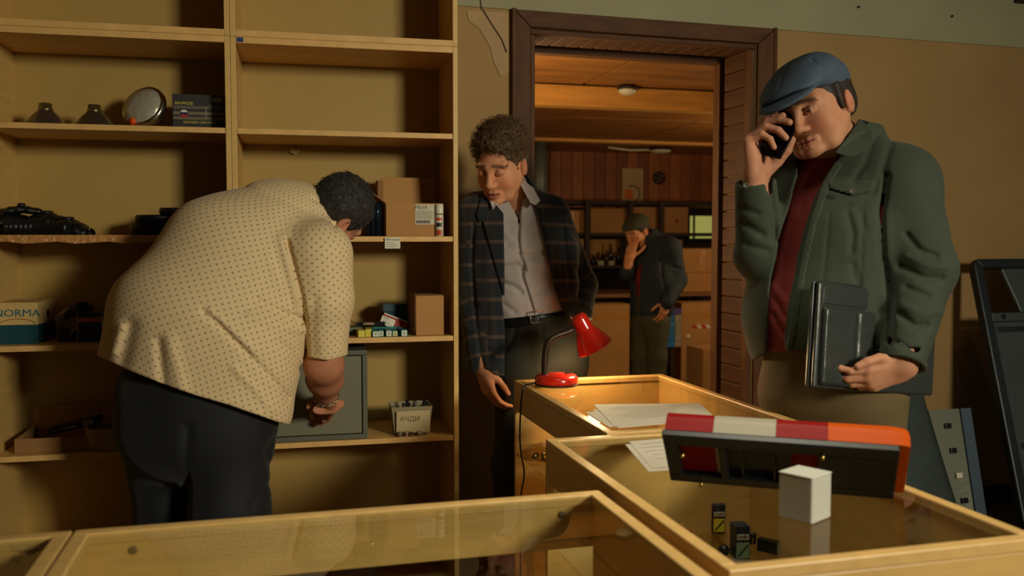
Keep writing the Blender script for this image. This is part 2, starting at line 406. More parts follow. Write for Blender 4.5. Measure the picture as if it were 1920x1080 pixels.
for i in range(15):
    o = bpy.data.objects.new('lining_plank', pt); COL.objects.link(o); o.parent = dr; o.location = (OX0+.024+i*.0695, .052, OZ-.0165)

# ------------------------------------------------------------------ storeroom behind the doorway
struct(bx('floor_storeroom', (-1.2, 3.63, -.05), (6.6, 9.8, -.001), floor_m))
wl = struct(bx('wall_storeroom_left', (-1.3, 4.05, 0), (-1.2, 9.8, 2.34), plank_m)); wr = struct(bx('wall_storeroom_right', (6.6, 4.25, 0), (6.7, 9.8, 2.34), plank_m))
wf = struct(bx('wall_far', (-1.2, 9.62, 0), (6.6, 9.8, 2.34), dark_m))
pk = B((0, 0, 0), (.128, .02, .62)).mesh('wall_plank', .006)
pk_m = [mat('pine_plank_%d' % i, c, .55, noise=(4, .3), stretch=(6, 6, 1)) for i, c in enumerate([(136, 74, 36), (120, 62, 32), (148, 86, 44)])]
pks = []
for mm in pk_m: q = pk.copy(); q.materials.append(mm); pks.append(q)
for i in range(24):
    o = bpy.data.objects.new('wall_plank', pks[(i*7+i//3) % 3]); COL.objects.link(o); o.parent = wf; o.location = (2.5+i*.131, 9.598, 1.68)
ce = struct(bx('ceiling_storeroom', (-1.2, 4.0, 2.31), (6.6, 9.8, 2.36), dark_m))
for i in range(5):
    for j, (y0, y1) in enumerate([(4.05, 5.43), (5.62, 6.9), (6.92, 8.28), (8.4, 9.58)]):
        x0 = -1.1+i*1.52+(.35 if j % 2 else 0)
        bx('ceiling_panel', (x0, y0, 2.297), (x0+1.5, y1, 2.309), ply_m, ce, .003)
for y0, zz in ((5.45, 2.165), (8.30, 2.262)):
    struct(bx('trim_1' if y0 < 6 else 'trim_2', (-1.15, y0, zz), (6.55, y0+.13, 2.295), beam_m, bevel=.006))
# dome lamps on the ceiling (not lit)
dome_m = mat('milky_dome', (214, 206, 180), .35)
def dome(px, py, Y, label, zc, R=.1):
    q = atY(px, py, Y); t = thing('ceiling_dome_lamp', label, 'ceiling lamp', T(q[0], Y, zc), 'dome lamps in the storeroom')
    MB().lathe([(R*.35, .0), (R, -.010), (R, -.027), (R*.9, -.027)], 24).build('base_ring', dark_m, t)
    MB().lathe([(R*.92, -.028), (R*.9, -.038), (R*.7, -.052), (R*.35, -.06), (.004, -.062)], 24).build('dome', dome_m, t)
dome(1176, 172, 5.38, 'white dome lamp on the ceiling before the near beam', 2.296, .062)
dome(1238, 292, 8.95, 'white dome lamp deeper in the storeroom, at the end of a white cable', 2.296, .13)
q0 = atY(1140, 288, 8.95); q1 = atY(1222, 292, 8.95)
tag(MB().tube([(q0[0], 8.95, 2.285), ((q0[0]+q1[0])/2, 8.95, 2.262), (q1[0]-.02, 8.95, 2.272)], .012, 6).build('lamp_cable', dome_m), 'white cable sagging along the ceiling to the far dome lamp', 'cable')

def pbox(px0, px1, py0, py1, Y):
    a = atY(px0, py0, Y); b = atY(px1, py1, Y); return a[0], b[0], b[2], a[2]
def carton(name, label, px0, px1, py0, py1, Y, dep, m, group=None, tape=None, flaps=False, zfix=None, cat='box'):
    x0, x1, z0, z1 = pbox(px0, px1, py0, py1, Y)
    if zfix is not None: z0 = zfix
    w, h = x1-x0, z1-z0
    t = thing(name, label, cat, T(x0, Y, z0), group)
    bx('box_body', (0, 0, 0), (w, dep, h-.006), m, t, .004)
    bx('top_flap', (.002, .002, h-.0055), (w-.002, dep*.49, h), m, t, .001); bx('top_flap', (.002, dep*.51, h-.0055), (w-.002, dep-.002, h), m, t, .001)
    if tape == 'v': bx('tape_strip', (w*.46, -.002, 0.01), (w*.60, -.0003, h-.012), tape_m, t)
    if tape == 'h': bx('tape_strip', (.01, -.002, h*.80), (w-.01, -.0003, h*.88), tape_m, t)
    return t, w, h
# pipe, clock, poster
q = atY(1010, 300, 8.6)
sp = thing('stove_pipe', 'grey blue metal flue pipe behind the man in the plaid jacket', 'pipe', T(q[0], 8.6, .8))
pipe_m = mat('grey_pipe', (104, 112, 110), .45, metal=.3)
MB().lathe([(.078, 0), (.078, .75)], 20).build('pipe_section', pipe_m, sp); MB().lathe([(.078, .76), (.078, 1.49)], 20).build('pipe_section', pipe_m, sp)
MB().lathe([(.083, .74), (.083, .77)], 20).build('collar', pipe_m, sp)
bx('hearth_block', (-.15, -.15, -.8), (.15, .15, 0), dark_m, sp, .01)
x0, x1, z0, z1 = pbox(1172, 1211, 314, 378, 9.5)
po = thing('wall_poster', 'pale poster with an orange patch and dark ring on the plank wall', 'poster', T(x0, 9.585, z0))
bx('sheet', (0, 0, 0), (x1-x0, .006, z1-z0), mat('poster_paper', (172, 146, 112), .8, noise=(8, .12)), po)
bx('orange_patch', (.03, -.004, .03), (.13, -.0005, .14), mat('poster_orange', (190, 96, 44), .7), po)
MB().tube([(.125+.09*math.cos(a), -.004, .09+.09*math.sin(a)) for a in np.linspace(-1.2, 2.2, 12)], .006, 6).build('dark_ring', dark_m, po)
q = atY(1241, 333, 9.5); clk = thing('wall_fan', 'small round dark fan mounted on the plank wall', 'fan', T(q[0], 9.597, q[2]))
MB().tube([(.066*math.cos(a), -.03, .066*math.sin(a)) for a in np.linspace(0, 2*math.pi, 24, endpoint=False)], .008, 6, closed=True).build('guard_ring', blk_pl, clk)
MB().lathe([(.0, -.045), (.02, -.04), (.02, -.002)], 12, Rx(90) @ Matrix.Scale(-1, 4, (0, 0, 1))).build('hub', mat('fan_hub', (70, 74, 80), .4), clk)
for k in range(5):
    a = 2*math.pi*k/5; MB().prism([(.016, -.014), (.06, -.02), (.062, .012), (.016, .01)], -.024, -.019, Ry(-math.degrees(a))).build('blade', blk_pl, clk)
# long shelf on the far wall with boxes
sh = thing('storeroom_shelving', 'dark timber wall shelving along the far storeroom wall', 'shelving', T(2.4, 9.05, 0))
bx('shelf', (0, 0, 1.695), (3.4, .5, 1.735), dark_m, sh); bx('shelf', (0, 0, 1.36), (3.4, .5, 1.395), dark_m, sh); bx('shelf', (0, 0, 1.02), (3.4, .5, 1.05), dark_m, sh)
for x in (.02, atY(1101, 420, 9.02)[0]-2.425, atY(1182, 420, 9.02)[0]-2.425, atY(1240, 420, 9.02)[0]-2.425, 3.34): bx('upright', (x, -.045, .815), (x+.05, -.001, 1.735), dark_m, sh)
for i, (a, b, c, d, l, mm) in enumerate([(1046, 1096, 394, 434, 'cardboard box with a crinkled tape end, left end of the upper storeroom shelf', card), (1107, 1178, 390, 434, 'wide plain cardboard box second from the left on the storeroom shelf', card2),
        (1186, 1235, 388, 434, 'dark cardboard box with a red spot behind the man in the knit cap', card2), (1244, 1290, 388, 434, 'dark cardboard box with a red spot beside the small window', card2)]):
    t, w, h = carton('shelf_carton', l, a, b, c, d, 9.1, .36, mm, 'cartons on the storeroom shelf', 'v' if i == 0 else None, zfix=1.3955)
    if i > 1: MB().lathe([(.0001, -.0015), (.02, -.0015), (.02, 0)], 14, T(w*.55, -.0005, h*.45) @ Rx(90)).build('red_spot', mat('red_spot', (150, 30, 24), .6), t)
for a, b, c, l in [(1072, 1094, 448, 'narrow orange cardboard box standing under the storeroom shelf'), (1098, 1162, 449, 'pale cardboard box behind the row of dark bottles'), (1262, 1279, 450, 'cardboard box half hidden behind the man in the knit cap')]:
    carton('shelf_carton', l, a, b, c, 488, 9.25, .28, card if b != 1162 else card2, 'cartons on the lower storeroom shelf', zfix=1.0505)
bot_m = [mat('dark_bottle_glass', (26, 24, 20), .2), mat('brown_bottle_glass', (52, 34, 20), .25)]
for i, (px, hh) in enumerate([(1113, .10), (1121, .12), (1130, .11), (1138, .15), (1145, .22), (1153, .13), (1160, .18)]):
    q = atY(px, 480, 9.1); t = thing('bottle', ['short dark jar at the left end of the bottle row', 'dark jar second in the bottle row', 'squat dark jar before the pale box', 'dark jar left of the tallest bottle', 'tallest dark bottle of the row on the lower storeroom shelf', 'short bottle right of the tallest bottle', 'slim brown bottle at the right end of the bottle row'][i], 'bottle', T(q[0], 9.12, 1.0505), 'bottles on the lower storeroom shelf')
    r = .024; MB().lathe([(r, 0), (r, hh*.55), (r*.4, hh*.75), (r*.4, hh)], 12).build('glass_body', bot_m[i % 2], t); MB().lathe([(r*.45, hh), (r*.45, hh+.012)], 10).build('stopper', blk_pl, t)
for i, px in enumerate((1128, 1148)):
    a = atY(px-6, 490, 9.06); tag(bx('white_pack', (a[0], 9.065, 1.0505), (a[0]+.065, 9.095, 1.095), mat('grey_white_card', (150, 140, 118), .8), bevel=.003), ['left small white pack lying before the bottles', 'right small white pack lying before the bottles'][i], 'pack', 'white packs before the bottles')
# lit window on the far wall
x0, x1, z0, z1 = pbox(1290, 1366, 390, 455, 9.55)
wi = thing('window_1', 'small dark framed window with greenish daylight', 'window', T(x0, 9.56, z0)); del wi['category']; struct(wi)
w, h = x1-x0, z1-z0
for lo, hi in [((0, 0, 0), (w, .03, .05)), ((0, 0, h-.09), (w, .03, h)), ((0, 0, .05), (.035, .03, h-.09)), ((w-.03, 0, .05), (w, .03, h-.09)), ((.075, 0, .05), (.10, .03, h-.09))]: bx('frame_bar', lo, hi, blk_pl, wi, .006)
bx('pane', (.035, .016, .05), (w-.03, .022, h-.09), mat('daylit_pane', (150, 150, 90), .3, emit=((176, 176, 92), .55), noise=(9, .3)), wi)
# workbench and boxes
be = thing('workbench', 'brown workbench along the storeroom behind the man in the knit cap', 'workbench', T(2.78, 8.0, 0))
bx('worktop', (0, 0, .775), (2.9, .75, .81), mat('worktop_brown', (120, 78, 44), .5, noise=(5, .25), stretch=(1, 6, 6)), be, .004)
for x in (.03, 1.4, 2.8): bx('leg', (x, .4, 0), (x+.07, .47, .775), dark_m, be); bx('leg', (x, .65, 0), (x+.07, .72, .775), dark_m, be)
t, w, h = carton('carton', 'upper of the two taped cardboard boxes stacked on the workbench', 1279, 1352, 466, 508, 8.1, .4, card, 'cartons stacked on the workbench', 'v', zfix=.81+.195)
bpy.context.view_layer.update()
x0, x1, z0, z1 = pbox(1281, 1353, 466, 508, 8.1)
t2 = thing('carton', 'lower of the two taped cardboard boxes stacked on the workbench', 'box', T(x0, 8.1, .8105), 'cartons stacked on the workbench')
bx('box_body', (0, 0, 0), (x1-x0, .4, .187), card, t2, .004); bx('top_flap', (.002, .002, .188), (x1-x0-.002, .398, .194), card, t2, .001); bx('tape_strip', ((x1-x0)*.5, -.002, .01), ((x1-x0)*.62, -.0003, .18), tape_m, t2)
for a, b, c, Y, l, tp in [(1062, 1180, 572, 7.75, 'big cardboard box with torn tape left of the man in the knit cap', 'h'), (1278, 1400, 568, 7.7, 'big cardboard box with red and white striped tape in the storeroom', 'h')]:
    t, w, h = carton('large_carton', l, a, b, c, 700, Y, .24, card, 'large cartons on the storeroom floor', tp, zfix=.0005)
    if a == 1278:
        x, _, z, _ = pbox(1297, 1350, 612, 612, Y); bm_ = [mat('tape_red', (176, 44, 32), .5), mat('tape_white', (206, 196, 170), .5)]
        x -= t.location.x
        for k in range(8): MB().prism([(x+k*.045+.02, z-.015), (x+k*.045+.065, z-.015), (x+k*.045+.045, z+.02), (x+k*.045, z+.02)], -.003, -.0005).build('stripe', bm_[k % 2], t)
        MB().lathe([(.0001, -.001), (.022, -.001), (.022, 0)], 12, T(.07, -.0008, .42) @ Rx(90)).build('white_spot', white_m, t)
t, w, h = carton('carton', 'small brown cardboard box low beside the doorway lining', 1318, 1372, 655, 706, 6.6, .3, card2, None, None, zfix=.0005)
x0, x1, z0, z1 = pbox(1246, 1277, 578, 650, 7.62)
lf = thing('colour_chart', 'blue and white chart hanging beside the man in the knit cap', 'chart', T(x0, 7.62, z0))
chart = [(70, 66, 130), (46, 100, 150), (60, 120, 170), (50, 110, 160), (40, 110, 170), (30, 120, 190)]
hh = (z1-z0)/6
for k, c in enumerate(chart):
    bx('chart_row', (0, 0, (5-k)*hh), ((x1-x0)*(.62 if k else 1), .008, (6-k)*hh-.004), mat('chart_%d' % k, c, .6), lf)
    if k: bx('picture', ((x1-x0)*.64, 0, (5-k)*hh), (x1-x0, .008, (6-k)*hh-.004), mat('chart_pic', (150, 140, 120), .6, noise=(30, .5)), lf)
bx('stand', ((x1-x0)*.4, .01, -z0+.0005), ((x1-x0)*.6, .03, z1-z0), dark_m, lf)

# ------------------------------------------------------------------ shelving: two bookcases side by side, two more on top
BK = T(.664, 3.2, 0) @ Rz(-2.1)
BKI = BK.inverted()
SH = {1: 2.034, 2: 1.705, 3: 1.339, 4: .981, 5: .618, 6: .255}
UW, UD, TH = .776, .35, .018
def bk(px, py, yl):
    o = BKI @ Vector(cc); d = BKI.to_3x3() @ Vector(ray(px, py)); t = (yl-o.y)/d.y; return o+d*t
def bookcase(x0, label, z0, z1, shelves, ex=0):
    t = thing('bookcase', label, 'bookcase', BK @ T(x0, 0, z0), 'laminate bookcases along the wall')
    H = z1-z0
    bx('side_panel', (0.0005, 0, 0), (TH, UD, H), lam, t, .0015); bx('side_panel', (UW-TH, 0, 0), (UW-.0005, UD, H), lam, t, .0015)
    bx('top_board', (TH, .0, H-.022), (UW-TH, UD-.012, H), lam_edge, t, .0015); bx('bottom_board', (TH, .0, 0 if z0 > 1 else .05), (UW-TH, UD-.012, .022 if z0 > 1 else .072), lam_edge, t, .0015)
    if z0 < 1: bx('plinth', (TH, .02, 0), (UW-TH, .036, .05), lam, t)
    bx('back_panel', (TH*.5, UD-.010, .0 if z0 > 1 else .05), (UW-TH*.5, UD-.004, H), lam_back, t)
    for z in shelves: bx('shelf', (TH+.001, .004, z-z0-.019), (UW-TH-.001, UD-.012, z-z0), lam_edge, t, .0015)
    return t
low = [SH[k] for k in (2, 3, 4, 5, 6)]
bl = bookcase(-2*UW, 'lower left bookcase holding headlights and black rubber parts', 0, 2.011, low)
brr = bookcase(-UW, 'lower right bookcase holding the grey safe', 0, 2.011, low)
bookcase(-2*UW, 'upper left bookcase standing on the headlight shelves', 2.0115, 2.62, [])
bookcase(-UW, 'upper right bookcase standing above the empty top shelves', 2.0115, 2.62, [])
bx('blue_sticker', (TH+.004, -.0015, 1.992), (TH+.026, -.0003, 2.008), mat('blue_sticker', (60, 66, 110), .4), brr)
tp = MB()
for i in range(14):
    a = .02+i*.052; tp.prism([(a, 1.318+.004*math.sin(i*2.1)), (a+.054, 1.318+.004*math.sin(i*2.1+2)), (a+.054, 1.343), (a, 1.343)], -.0035-.001*(i % 3), .003)
tp.build('edge_tape', mat('shiny_tan_tape', (186, 132, 74), .2, spec=.7, bump=(60, .8)), bl, label='crinkled tan tape along the shelf edge')
tp = MB(); c = bk(553, 283, .334); tp.prism([(-.02, -.006), (.0, -.014), (.018, -.004), (.02, .008), (.004, .004), (-.014, .01)], -.008, .002, T(c.x+UW, c.y-.003, c.z)); tp.build('tape_scrap', mat('clear_tape_scrap', (196, 176, 120), .15, spec=.8), brr)

def on_shelf(px, k, yl, rz=0): c = bk(px, 447, yl); return BK @ T(c.x, yl, SH[k]+.0006) @ Rz(rz)
PX = .00188       # metres per photograph pixel at the bookcase front
# --- row 2 left: reflectors, headlight, lamp box
refl = mat('reflector_shell', (120, 112, 98), .25, metal=.85)
for px, l in ((92, 'upturned metal headlight reflector at the left end of the top shelf'), (183, 'upturned metal headlight reflector next to the round headlight')):
    t = thing('headlight_reflector', l, 'headlight', on_shelf(px, 2, .13), 'reflectors on the shelf')
    MB().lathe([(.073, 0), (.073, .006), (.062, .014), (.046, .034), (.028, .052), (.022, .056)], 28).build('reflector_bowl', refl, t)
    MB().lathe([(.024, .054), (.024, .062), (.021, .063), (.021, .078), (.017, .080)], 20).build('socket_collar', mat('socket_brass', (150, 140, 96), .3, metal=.9), t)
t = thing('round_headlight', 'round glass headlight with an orange sticker lying tilted', 'headlight', on_shelf(278, 2, .13))
HM = T(0, 0, .0725) @ Rz(-24) @ Rx(66)
MB().lathe([(.070, -.006), (.078, 0), (.078, .014), (.070, .02)], 32, HM).build('rim', steel, t)
MB().lathe([(.071, .012), (.066, .022), (.045, .033), (.02, .038), (.0005, .039)], 32, HM).build('lens', mat('headlight_lens', (176, 170, 152), .22, metal=.25, bump=(30, .6), coat=.5), t)
MB().lathe([(.072, 0), (.06, -.03), (.035, -.05), (.02, -.055), (.02, -.075)], 28, HM).build('rear_bowl', refl, t)
MB().lathe([(.0001, .0405), (.013, .0395), (.013, .036)], 16, HM @ T(-.018, -.046, -.006) @ Rx(32)).build('orange_sticker', mat('orange_sticker', (230, 84, 24), .6), t)
t = thing('headlamp_box', 'dark printed lamp box with a tricolour roundel beside the bookcase divider', 'box', on_shelf(328, 2, .10))
w, h = .178, .122
bx('carton_body', (0, 0, 0), (w, .13, h), mat('dark_box_print', (52, 50, 50), .45, noise=(3, .2)), t, .002)
for z, c in ((.035, (104, 96, 76)), (.052, (118, 104, 80)), (.072, (96, 88, 76))): bx('stripe', (.003, -.0006, z), (w-.003, -.0001, z+.010), mat('stripe_%d' % c[0], c, .5), t)
yel = mat('yellow_print', (206, 190, 70), .6)
text('lettering', 'МАЯКОВ', .014, T(.038, -.0008, .090) @ FRONT, yel, t); text('lettering', 'GALOGEN CAR LAMPS', .0105, T(.088, -.0008, .026) @ FRONT, yel, t)
grey_pr = mat('grey_print', (150, 140, 120), .6)
text('lettering', '12V 60/55W', .009, T(.138, -.0008, .084) @ FRONT, grey_pr, t)
for k in range(4): bx('print_dot', (.108, -.0009, .045+k*.009), (.113, -.0003, .049+k*.009), grey_pr, t)
bx('price_label', (.132, -.0009, .098), (.164, -.0003, .114), mat('label_grey', (150, 140, 120), .6), t)
for z0, z1, c in ((.060, .068, (210, 204, 186)), (.051, .060, (30, 34, 70)), (.042, .051, (170, 34, 30))):
    pts = [];
    for a in np.linspace(0, 2*math.pi, 40):
        pts.append((.038+.0135*math.cos(a), min(max(.055+.0135*math.sin(a), z0), z1)))
    MB().prism(pts[:-1], -.0016, -.0007, None).build('roundel', mat('roundel_%d' % c[0], c, .5), t)

# --- row 3 left: black rubber parts (boots, bellows, covers)
def bellows(label, px, yl, L, r, rz, tilt=0, zo=0.0, seed=0):
    t = thing('rubber_boot', label, 'rubber boot', on_shelf(px, 3, yl, rz) @ T(0, 0, r+zo), 'black rubber parts on the shelf')
    pr = []; n = 7
    for i in range(n*4+1):
        u = i/(n*4); pr.append((r*(.55+.45*u)*(1-.10*(i % 4 in (2, 3))) if i else r*.5, -L/2+L*u))
    MB().lathe(pr, 18, Ry(90+tilt)).build('bellows', blk_rub, t); MB().lathe([(r*.98, L/2-.004), (r*1.0, L/2+.0), (r*1.0, L/2+.012), (r*.8, L/2+.012)], 18, Ry(90+tilt)).build('collar', blk_pl, t)
def pad(label, px, yl, s, rz, zo=0.0, seed=0, bend=.3):
    t = thing('rubber_pad', label, 'rubber part', on_shelf(px, 3, yl, rz) @ T(0, 0, zo), 'black rubber parts on the shelf')
    f = Field((-s[0]*1.3, -s[1]*1.4, -.01), (s[0]*1.3, s[1]*1.4, s[2]*2.8), .0035)
    for i in range(5):
        a = -s[0]+2*s[0]*i/5; b = a+2*s[0]/5; z = lambda x: s[2]*(1.05-.55*bend*(x/s[0])**2*2)
        f.add(ecap((a, 0, max(z(a), .008)), (b, 0, max(z(b), .008)), (0, 1, 0), (s[1], s[2]*.8), (s[1]*.95, s[2]*.8)), .012)
    f.disp(lambda x, y, z: .0012*np.sin(x*220)+.0015*vnoise(x, y, z, 60, seed))
    f.keep(lambda x, y, z: .001-z+0*x+0*y, .003)
    V, Q = f.surface(); fmesh('rubber_body', [(V, Q)], blk_rub, t)
    MB().lathe([(s[1]*.35, 0), (s[1]*.4, .004), (s[1]*.4, .012), (s[1]*.2, .013)], 14, T(0, 0, s[2]*1.75)).build('rubber_lip', blk_pl, t)
pad('black rubber moulding heaped at the left edge of the shelf', 22, .15, (.052, .05, .040), 10, 0, 1)
bellows('black ribbed rubber boot at the foot of the heap', 40, .08, .10, .030, 20)
pad('black pointed rubber flap lying on top of the heap', 42, .15, (.055, .03, .014), 15, .074, 3, .9)
pad('black rubber saddle piece in the middle of the heap', 88, .16, (.075, .055, .042), -8, 0, 4, .8)
bellows('black ribbed rubber boot in front of the saddle piece', 92, .07, .11, .026, -12)
pad('black curved rubber pad sloping to the right of the heap', 128, .13, (.06, .05, .03), -15, 0, 6, 1.1)
t = thing('rubber_plug', 'tiny black plug with a metal pin at the right end of the heap', 'plug', on_shelf(168, 3, .08), 'black rubber parts on the shelf')
MB().lathe([(.012, 0), (.012, .008), (.006, .012), (.006, .016)], 12).build('plug_body', blk_rub, t); MB().lathe([(.0022, .016), (.0022, .03)], 8).build('pin', steel, t)
def puck(label, px, yl, r, z0, h):
    t = thing('rubber_cover', label, 'rubber cover', on_shelf(px, 3, yl) @ T(0, 0, z0), 'round rubber covers stacked on the shelf')
    MB().lathe([(r*.94, 0), (r, .004), (r, h-.006), (r*.96, h), (r*.8, h)], 30).build('cover_body', blk_rub, t); MB().tube([(r*.99*math.cos(a), r*.99*math.sin(a), h*.55) for a in np.linspace(0, 6.283, 30, endpoint=False)], .003, 6, closed=True).build('rim_bead', blk_pl, t)
puck('wide black rubber cover at the bottom of the stack', 305, .13, .105, 0, .044)
puck('black rubber ring lying on the stack behind the bending man', 296, .15, .072, .0446, .028)
puck('small black rubber cap on top of the stack', 333, .13, .058, .0732, .024)

# --- row 4 left: NORMA box, cable coil, boxed set
t = thing('printed_carton', 'cream and teal cardboard box with blue capital lettering', 'box', on_shelf(66, 4, .06, -2))
w, h = .188, .138
tealb = mat('box_teal', (20, 66, 76), .5); creamb = mat('box_cream', (196, 166, 106), .6)
bx('lower_print', (-w+.06, 0, 0), (.0, .20, h*.46), tealb, t, .001); bx('upper_print', (-w+.06, 0, h*.4605), (.0, .20, h), creamb, t, .001)
text('lettering', 'NORMA', .034, T(-.062, -.0008, h*.74) @ FRONT, mat('box_blue_print', (36, 96, 112), .5), t, sx=1.15)
MB().tube([(-.062+.058*math.cos(a), -.0005, h*.46+.02*math.sin(a)) for a in np.linspace(.2, 2.95, 14)], .0014, 5).build('print_arc', mat('box_arc', (150, 104, 50), .6), t)
MB().lathe([(.0001, -.001), (.014, -.001), (.014, 0)], 16, T(.0008, .11, h*.66) @ Ry(90) @ Rx(180)).build('side_spot', ink, t)
t = thing('cable_coil', 'bagged coil of dark cable between the teal box and the boxed set', 'cable', on_shelf(135, 4, .10))
for k in range(5): MB().tube([(.052*math.cos(a)*(1-.04*k), .02+.012*math.sin(a*2+k), .058+(.05-.006*k)*math.sin(a)) for a in np.linspace(0, 6.283, 26, endpoint=False)], .0045, 6, closed=True).build('cable_loop', blk_rub, t)
bx('plug', (-.05, -.02, .004), (.0, .02, .04), blk_pl, t, .005); MB().tube([(-.01, -.025, .02), (.0, -.028, .035), (.012, -.03, .05)], .002, 5).build('metal_pin', steel, t)
bag = Field((-.08, -.06, -.01), (.08, .08, .15), .005); bag.add(ell((0, .01, .06), (.064, .045, .06)), .01); bag.disp(lambda x, y, z: .006*vnoise(x, y, z, 60, 5)); bag.keep(lambda x, y, z: .001-z+0*x+0*y)
fmesh('plastic_bag', [bag.surface()], glass_mat('bag_film', (.86, .84, .78), .8, .12), t)
t = thing('dark_gadget', 'small dark plastic gadget lying on the boxed set', 'gadget', on_shelf(150, 4, .14) @ T(0, 0, .102))
bx('gadget_body', (-.036, -.02, 0), (.036, .02, .018), blk_pl, t, .005); MB().lathe([(.018, .018), (.02, .022), (.018, .03)], 14).build('knob', blk_rub, t); bx('gadget_label', (-.03, -.0208, .003), (.0, -.0202, .012), mat('gadget_label', (90, 60, 50), .6), t)
t = thing('boxed_set', 'clear boxed set of parts with an orange strip behind the shirt hem', 'box', on_shelf(160, 4, .09))
bx('set_tray', (-.035, 0, 0), (.13, .10, .004), blk_pl, t); bx('dark_insert', (-.03, .006, .0045), (.125, .095, .095), mat('set_insert', (40, 34, 40), .4, noise=(40, .6)), t, .003)
bx('orange_strip', (-.03, .003, .066), (.125, .0055, .082), mat('orange_strip', (196, 116, 40), .5, noise=(60, .5)), t)
for x in (-.034, .045, .124): bx('rib', (x, -.002, .0), (x+.004, .002, .1), mat('clear_rib', (150, 146, 130), .2), t)
bx('lid', (-.036, -.002, .096), (.13, .10, .1), glassm, t)

# --- row 5 left: cardboard tray with a device, basket
t = thing('cardboard_tray', 'shallow brown cardboard tray on the low left shelf', 'tray', on_shelf(15, 5, .035))
for lo, hi in [((0, 0, 0), (.272, .24, .004)), ((0, 0, .004), (.272, .004, .05)), ((0, .236, .004), (.272, .24, .115)), ((0, .004, .004), (.004, .236, .05)), ((.268, .004, .004), (.272, .236, .05))]: bx('tray_side', lo, hi, card2, t, .001)
t = thing('car_radio', 'black slim device with a shiny end propped in the cardboard tray', 'device', on_shelf(133, 5, .12) @ T(0, 0, .075) @ Ry(-14) @ Rz(-14))
bx('device_body', (-.085, -.03, -.012), (.085, .03, .012), blk_pl, t, .004); bx('face_plate', (-.08, -.0335, -.009), (.035, -.0305, .009), mat('device_face', (44, 48, 52), .25), t, .001); bx('shiny_end', (.04, -.0335, -.008), (.078, -.0305, .009), mat('device_silver', (150, 146, 130), .3, metal=.6), t, .001); bx('button_row', (-.07, -.0355, -.003), (.02, -.034, .003), steel, t)
t = thing('wicker_basket', 'small pale wicker basket on the low shelf behind the trousers', 'basket', on_shelf(200, 5, .07))
wick = mat('wicker', (176, 140, 84), .7, noise=(30, .2))
for k in range(9):
    z = .004+k*.0085; s_ = .053+.012*k/8; MB().tube([(s_*1.1*math.copysign(abs(math.cos(a))**.5, math.cos(a)), s_*math.copysign(abs(math.sin(a))**.5, math.sin(a))+.0, z) for a in np.linspace(0, 6.283, 28, endpoint=False)], .0052, 6, closed=True).build('weave_ring', wick, t)
for k in range(22):
    a = 6.283*k/22; c_, s__ = math.copysign(abs(math.cos(a))**.5, math.cos(a)), math.copysign(abs(math.sin(a))**.5, math.sin(a)); MB().tube([(.056*1.1*c_, .056*s__, .002), (.069*1.1*c_, .068*s__, .08)], .003, 5).build('stake', wick, t)
bx('basket_base', (-.055, -.05, 0), (.055, .05, .004), wick, t)
t = thing('dark_clamp', 'small dark clamp on the lowest visible left shelf', 'clamp', on_shelf(68, 6, .1))
bx('clamp_base', (-.035, -.02, 0), (.035, .02, .012), blk_pl, t, .004); MB().tube([(-.025, 0, .012), (-.02, 0, .05), (.015, 0, .055), (.02, 0, .012)], .007, 8).build('clamp_bow', blk_rub, t)

# --- row 3 right: socket canister, open FELIX carton, spray can, price tag
t = thing('socket_holder', 'dark blue cluster of long metal sockets beside the head of the bending man', 'tool', on_shelf(701, 3, .045))
sock = mat('blue_black_steel', (44, 60, 76), .25, metal=.8)
for k in range(7):
    a = 6.283*k/7; M_ = T(.019*math.cos(a), .019*math.sin(a), 0); MB().lathe([(.0085, 0), (.0085, .068), (.0098, .07), (.0098, .118), (.006, .118)], 14, M_).build('socket', sock, t)
MB().tube([(-.012, .0, .1), (-.014, 0, .135), (-.02, 0, .152)], .005, 8).build('lever', steel, t); MB().lathe([(.0001, .146), (.009, .152), (.0085, .16), (.0001, .165)], 12, T(-.021, 0, 0)).build('ball_knob', steel, t)
t = thing('open_carton', 'open cardboard carton with a white barcode label', 'box', on_shelf(724, 3, .025))
w, h, dp = .205, .118, .20
for lo, hi in [((0, 0, 0), (w, dp, .004)), ((0, 0, .004), (w, .004, h)), ((0, dp-.004, .004), (w, dp, h)), ((0, .004, .004), (.004, dp-.004, h)), ((w-.004, .004, .004), (w, dp-.004, h))]: bx('carton_wall', lo, hi, card, t, .001)
FM = T(.003, dp-.003, h+.0005) @ Rx(-8)
bx('back_flap', (0, 0, 0), (w, .004, .105), card, t, .001, M=FM)
FM = T(.0, .004, h) @ Ry(-52); bx('side_flap', (-.002, 0, 0), (.002, dp-.02, .06), card_in, t, .001, M=T(-.001, 0, 0) @ FM)
bx('inner_box', (-.022, .08, 0), (-.002, .19, h+.085), card_in, t, .001)
bx('address_label', (.104, -.0012, .042), (.182, -.0002, .114), mat('label_white', (196, 188, 164), .6), t)
text('lettering', 'FELIX', .017, T(.126, -.0016, .103) @ FRONT, ink, t, sx=1.1)
for k in range(7): bx('print_line', (.107, -.0017, .062+k*.0045), (.107+.06+.01*math.sin(k*3), -.0013, .0634+k*.0045), mat('grey_ink', (110, 104, 92), .7), t)
for k in range(16): bx('barcode_bar', (.108+k*.0031, -.0017, .046), (.108+k*.0031+.0016*(1+(k*7 % 3 == 0)*.6), -.0013, .057), ink, t)
t = thing('spray_can', 'white capped spray can with red print standing before the open carton', 'spray can', on_shelf(824, 3, -.0 + .0205))
CM = T(0, 0, 0)
can_m = mat('can_white', (200, 192, 170), .3); MB().lathe([(.0135, 0), (.0145, .002), (.0145, .074), (.013, .079)], 24).build('can_body', can_m, t)
